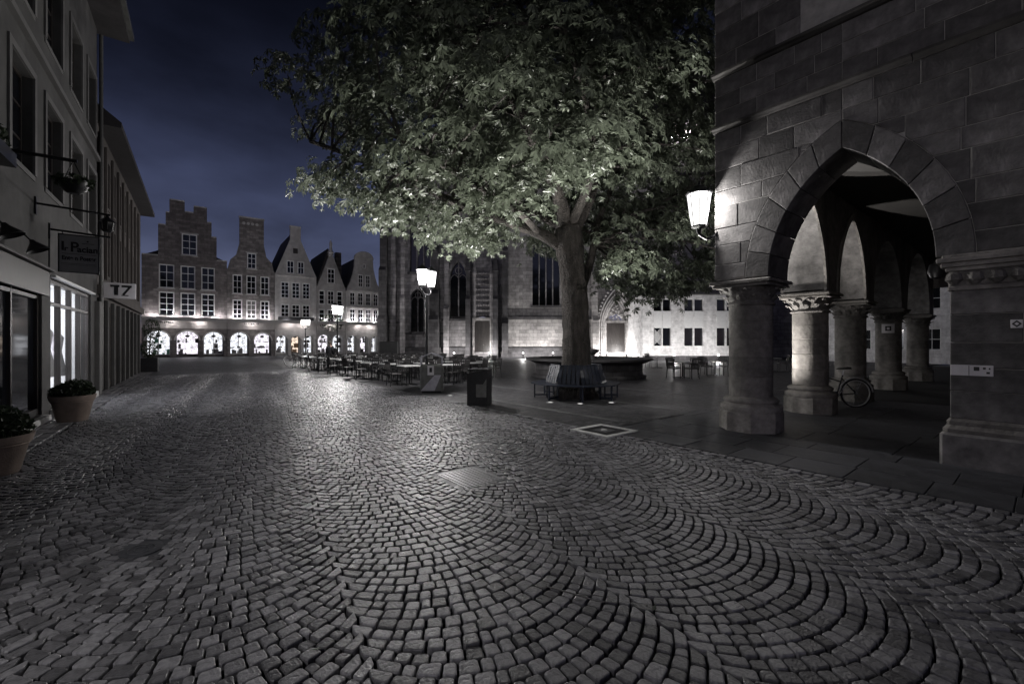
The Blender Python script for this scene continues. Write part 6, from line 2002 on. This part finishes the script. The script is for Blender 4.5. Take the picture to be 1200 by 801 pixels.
#@@BIKES
# ------------------------------------------------------------------ bicycles
def make_bike(label, loc, rotz, group=None):
    t = thing('bicycle', label, 'bicycle', loc, rotz, group)
    rw = 0.34
    for x, nm in ((-0.52, 'rear_wheel'), (0.55, 'front_wheel')):
        cc = [(x + rw * math.cos(a * math.pi / 16), 0, rw + rw * math.sin(a * math.pi / 16)) for a in range(32)]
        w_ = MB().tube(cc, 0.019, 6, closed=True).build(nm, 'rubber', t, False)
        ci = [(x + (rw - 0.028) * math.cos(a * math.pi / 16), 0, rw + (rw - 0.028) * math.sin(a * math.pi / 16)) for a in range(32)]
        MB().tube(ci, 0.014, 6, closed=True).build('rim', 'table_top', w_, False)  # pale colour on rims and mudguards stands in for light they catch
        m = MB()
        for k in range(14):
            a = k * math.pi / 7
            m.tube([(x, 0.02 if k % 2 else -0.02, rw), (x + (rw - 0.03) * math.cos(a), 0, rw + (rw - 0.03) * math.sin(a))], 0.0022, 4)
        m.lathe([(0.025, -0.04), (0.025, 0.04)], 10, Matrix.Translation((x, 0, rw)) @ Matrix.Rotation(R(90), 4, 'X'))
        m.build('spokes', 'steel', w_, False)
        m = MB(); m.tube([(x + (rw + 0.04) * math.cos(a), 0, rw + (rw + 0.04) * math.sin(a)) for a in [R(q) for q in range(10 if x < 0 else 30, 181, 15)]], 0.02, 6); m.build('mudguard', 'table_top', t, False)
    m = MB()
    bb, st, hd = (-0.08, 0, 0.29), (-0.22, 0, 0.78), (0.36, 0, 0.86)
    for a, b in ((bb, st), (bb, (0.40, 0, 0.72)), ((-0.18, 0, 0.62), (0.38, 0, 0.80)), ((0.36, 0, 0.92), (0.42, 0, 0.68)), (bb, (-0.52, 0, rw)), ((-0.2, 0, 0.7), (-0.52, 0, rw)), ((0.42, 0, 0.68), (0.55, 0, rw))):
        m.tube([a, b], 0.015, 7)
    m.build('frame', 'black_metal', t, False)
    m = MB(); m.tube([st, (-0.245, 0, 0.9)], 0.013, 6); m.build('seat_post', 'steel', t, False)
    m = MB(); m.add([(-0.38, -0.09, 0.93), (-0.38, 0.09, 0.93), (-0.2, 0.07, 0.93), (-0.08, 0.02, 0.925), (-0.08, -0.02, 0.925), (-0.2, -0.07, 0.93), (-0.37, -0.07, 0.98), (-0.37, 0.07, 0.98), (-0.22, 0.05, 0.96), (-0.09, 0.012, 0.95), (-0.09, -0.012, 0.95), (-0.22, -0.05, 0.96)],
                    [(0, 1, 2, 3, 4, 5), (6, 7, 8, 9, 10, 11), (0, 1, 7, 6), (1, 2, 8, 7), (2, 3, 9, 8), (3, 4, 10, 9), (4, 5, 11, 10), (5, 0, 6, 11)], True)
    m.build('saddle', 'rubber', t)
    m = MB(); m.tube([(0.36, 0, 0.92), (0.34, 0, 1.02)], 0.013, 6); m.tube([(0.2, -0.28, 1.03), (0.32, -0.2, 1.05), (0.36, 0, 1.03), (0.32, 0.2, 1.05), (0.2, 0.28, 1.03)], 0.012, 6); m.build('handlebar', 'steel', t, False)
    m = MB(); m.lathe([(0.09, -0.008), (0.09, 0.008)], 16, Matrix.Translation((bb[0], -0.05, bb[2])) @ Matrix.Rotation(R(90), 4, 'X')); m.tube([(bb[0], -0.07, bb[2]), (bb[0] + 0.1, -0.07, bb[2] - 0.13)], 0.01, 5); m.tube([(bb[0], 0.07, bb[2]), (bb[0] - 0.1, 0.07, bb[2] + 0.13)], 0.01, 5)
    m.build('crank', 'steel', t, False)
    m = MB(); m.bar((-0.75, -0.05, 0.76), (-0.3, -0.05, 0.76), 0.014); m.bar((-0.75, 0.05, 0.76), (-0.3, 0.05, 0.76), 0.014); m.bar((-0.7, 0, 0.76), (-0.52, 0, rw), 0.012); m.build('luggage_rack', 'steel', t, False)
    MB().box(-0.74, -0.725, -0.03, 0.03, 0.62, 0.66).build('reflector', 'steel', t, False)
    return t
bk = gp(1003, 10.75)
bike_dir = VV((-0.99, 0.12, 0)).normalized()
o_ = bk + bike_dir * 0.52
make_bike('black city bicycle leaning behind the inner arcade column', (o_.x, o_.y, 0.006), math.atan2(bike_dir.y, bike_dir.x))
make_bike('dark bicycle parked by the lamp post near the standing person', gp(349, 29.0), R(8), None)
make_bike('dark bicycle parked at an angle just behind another one', gp(362, 30.5), R(48), None)

# ------------------------------------------------------------------ the person in the square
def person(loc, rotz, h, label):
    t = thing('person', label, 'person', loc, rotz)
    k = h / 1.7
    bm = bmesh.new()
    J = {'pel': (0, 0, 0.92), 'wst': (0, 0, 1.08), 'chs': (0, 0.01, 1.3), 'nk': (0, 0.0, 1.46), 'hd0': (0, -0.01, 1.53), 'hd1': (0, -0.02, 1.63), 'hd2': (0, -0.01, 1.70),
         'hl': (0.1, 0, 0.88), 'kl': (0.11, -0.03, 0.48), 'al': (0.12, 0.02, 0.08), 'tl': (0.13, -0.14, 0.03), 'hr': (-0.1, 0, 0.88), 'kr': (-0.1, 0.0, 0.48), 'ar': (-0.11, 0.06, 0.08), 'tr': (-0.12, -0.1, 0.03),
         'sl': (0.19, 0.01, 1.38), 'el': (0.26, 0.04, 1.1), 'wl': (0.24, -0.08, 0.87), 'sr': (-0.19, 0.01, 1.38), 'er': (-0.26, 0.03, 1.1), 'wr': (-0.23, -0.1, 0.88)}
    rad = {'pel': 0.16, 'wst': 0.15, 'chs': 0.17, 'nk': 0.06, 'hd0': 0.075, 'hd1': 0.095, 'hd2': 0.07, 'hl': 0.11, 'kl': 0.07, 'al': 0.05, 'tl': 0.04, 'hr': 0.11, 'kr': 0.07, 'ar': 0.05, 'tr': 0.04, 'sl': 0.08, 'el': 0.055, 'wl': 0.04, 'sr': 0.08, 'er': 0.055, 'wr': 0.04}
    names = list(J); vv = {n_: bm.verts.new(VV(J[n_]) * k) for n_ in names}
    for a, b_ in (('pel', 'wst'), ('wst', 'chs'), ('chs', 'nk'), ('nk', 'hd0'), ('hd0', 'hd1'), ('hd1', 'hd2'), ('pel', 'hl'), ('hl', 'kl'), ('kl', 'al'), ('al', 'tl'), ('pel', 'hr'), ('hr', 'kr'), ('kr', 'ar'), ('ar', 'tr'), ('chs', 'sl'), ('sl', 'el'), ('el', 'wl'), ('chs', 'sr'), ('sr', 'er'), ('er', 'wr')):
        bm.edges.new((vv[a], vv[b_]))
    # hands: five short fingers each
    for side, wn_ in ((1, 'wl'), (-1, 'wr')):
        w0 = VV(J[wn_]) * k
        pv = bm.verts.new(w0 + VV((0, -0.03, -0.07)) * k); bm.edges.new((vv[wn_], pv)); vv['pm' + wn_] = pv; rad['pm' + wn_] = 0.035
        for f in range(5):
            off = VV((0.018 * (f - 2), -0.02 - (0.03 if f == 0 else 0), -0.07 - 0.012 * (2 - abs(f - 2))))
            fv = bm.verts.new(pv.co + off * k); bm.edges.new((pv, fv)); vv[f'f{f}' + wn_] = fv; rad[f'f{f}' + wn_] = 0.009
    me = bpy.data.meshes.new('body'); order = list(vv)
    bm.verts.index_update(); bm.to_mesh(me); bm.free()
    o = bpy.data.objects.new('body', me); COL.objects.link(o)
    md = o.modifiers.new('skin', 'SKIN')
    o.modifiers.new('sub', 'SUBSURF').levels = 1
    o.modifiers['sub'].render_levels = 1
    if not me.skin_vertices:
        bm = bmesh.new(); bm.from_mesh(me); bm.verts.layers.skin.verify(); bm.to_mesh(me); bm.free()
    for i, n_ in enumerate(order):
        me.skin_vertices[0].data[i].radius = (rad[n_] * k, rad[n_] * k * (0.72 if n_ in ('pel', 'wst', 'chs') else 1))
        me.skin_vertices[0].data[i].use_root = (n_ == 'pel')
    dg = bpy.context.evaluated_depsgraph_get()
    me2 = bpy.data.meshes.new_from_object(o.evaluated_get(dg))
    bpy.data.objects.remove(o)
    me2.materials.clear(); me2.materials.append(M['skin'])
    for p_ in me2.polygons: p_.use_smooth = True
    body = place(me2, 'body', t)
    # long coat, trousers, hair, face details
    MB().lathe([(0.235 * k, 0.55 * k), (0.225 * k, 0.8 * k), (0.19 * k, 1.05 * k), (0.205 * k, 1.25 * k), (0.2 * k, 1.38 * k), (0.11 * k, 1.45 * k), (0.075 * k, 1.5 * k)], 20, Matrix.Diagonal((1.05, 0.85, 1, 1))).build('coat', 'coat', t, False)
    for s_ in (1, -1):
        m = MB(); m.tube([VV((s_ * 0.17, 0.01, 1.4)) * k, VV((s_ * 0.24, 0.03, 1.24)) * k, VV((s_ * 0.265, 0.04, 1.1)) * k, VV((s_ * 0.245, -0.07, 0.9)) * k], [0.09 * k, 0.085 * k, 0.075 * k, 0.06 * k], 10); m.build('sleeve', 'coat', t, False)
        m = MB(); m.tube([VV((s_ * 0.1, 0, 0.9)) * k, VV((s_ * 0.108, -0.02, 0.48)) * k, VV((s_ * 0.115, 0.04, 0.1)) * k], [0.125 * k, 0.09 * k, 0.075 * k], 10); m.build('trouser_leg', 'coat', t, False)
        m = MB(); m.tube([VV((s_ * 0.115, 0.09, 0.045)) * k, VV((s_ * 0.118, 0.0, 0.055)) * k, VV((s_ * 0.125, -0.17, 0.035)) * k], [0.045 * k, 0.055 * k, 0.035 * k], 8); m.build('shoe', 'rubber', t, False)
        MB().lathe([(0.001, -0.011), (0.011, 0.0), (0.001, 0.011)], 8, Matrix.Translation((s_ * 0.033 * k, -0.112 * k, 1.625 * k))).build('eye', 'ink', t, False)
    MB().lathe([(0.108, 1.6), (0.116, 1.66), (0.1, 1.73), (0.05, 1.765), (0.001, 1.77)], 14, Matrix.Translation((0, 0.025 * k, 0)) @ Matrix.Diagonal((k, k * 1.05, k, 1)), True, False).build('hair', 'hair', t, False)
    MB().add([(-0.014 * k, -0.11 * k, 1.585 * k), (0.014 * k, -0.11 * k, 1.585 * k), (0, -0.14 * k, 1.588 * k), (0, -0.108 * k, 1.63 * k)], [(0, 1, 2), (1, 3, 2), (3, 0, 2)]).build('nose', 'skin', t)
    MB().box(-0.024 * k, 0.024 * k, -0.108 * k, -0.1 * k, 1.548 * k, 1.556 * k).build('mouth', 'hair', t, False)
person(gp(387, 26.6), R(160), 1.6, 'person in a long dark coat standing beside a street lamp')

# scattered fallen leaves and a twig on the cobbles
tw = thing('twig', 'thin pale dry twig lying on the cobbles', 'twig', (0.42, 2.72, 0.012), 0)
m = MB(); m.tube([(-0.2, 0.14, 0), (-0.05, 0.05, 0.008), (0.1, -0.03, 0.004), (0.22, -0.06, 0.01)], [0.004, 0.005, 0.004, 0.002], 6); m.tube([(-0.02, 0.035, 0.006), (0.1, 0.02, 0.012), (0.16, 0.0, 0.01)], [0.003, 0.003, 0.0015], 5); m.build('stem', 'trim', tw, False)
m = MB()
for i in range(150):
    w = rnd.uniform(-2.0, 8.0); s = rnd.uniform(-2.5, 16)
    q = SW(s, w)
    if q.y < 2 or abs(q.x) > q.y * 1.2 or q.x * LP.x + q.y * LP.y < base_w + 0.3: continue
    a = rnd.uniform(0, 6.28); L_ = rnd.uniform(0.015, 0.035)
    e = VV((math.cos(a), math.sin(a), 0)); f = VV((-e.y, e.x, 0))
    z = VV((0, 0, 0.014))
    m.add([q - e * L_ + z, q + f * L_ * 0.4 + z * 1.2, q + e * L_ + z * 1.5, q - f * L_ * 0.4 + z], [(0, 1, 2, 3)])
o = m.build('fallen_leaves', 'ivy', None, False)
tag(o, 'small fallen leaves scattered over the cobbles', 'leaves', None, 'stuff')
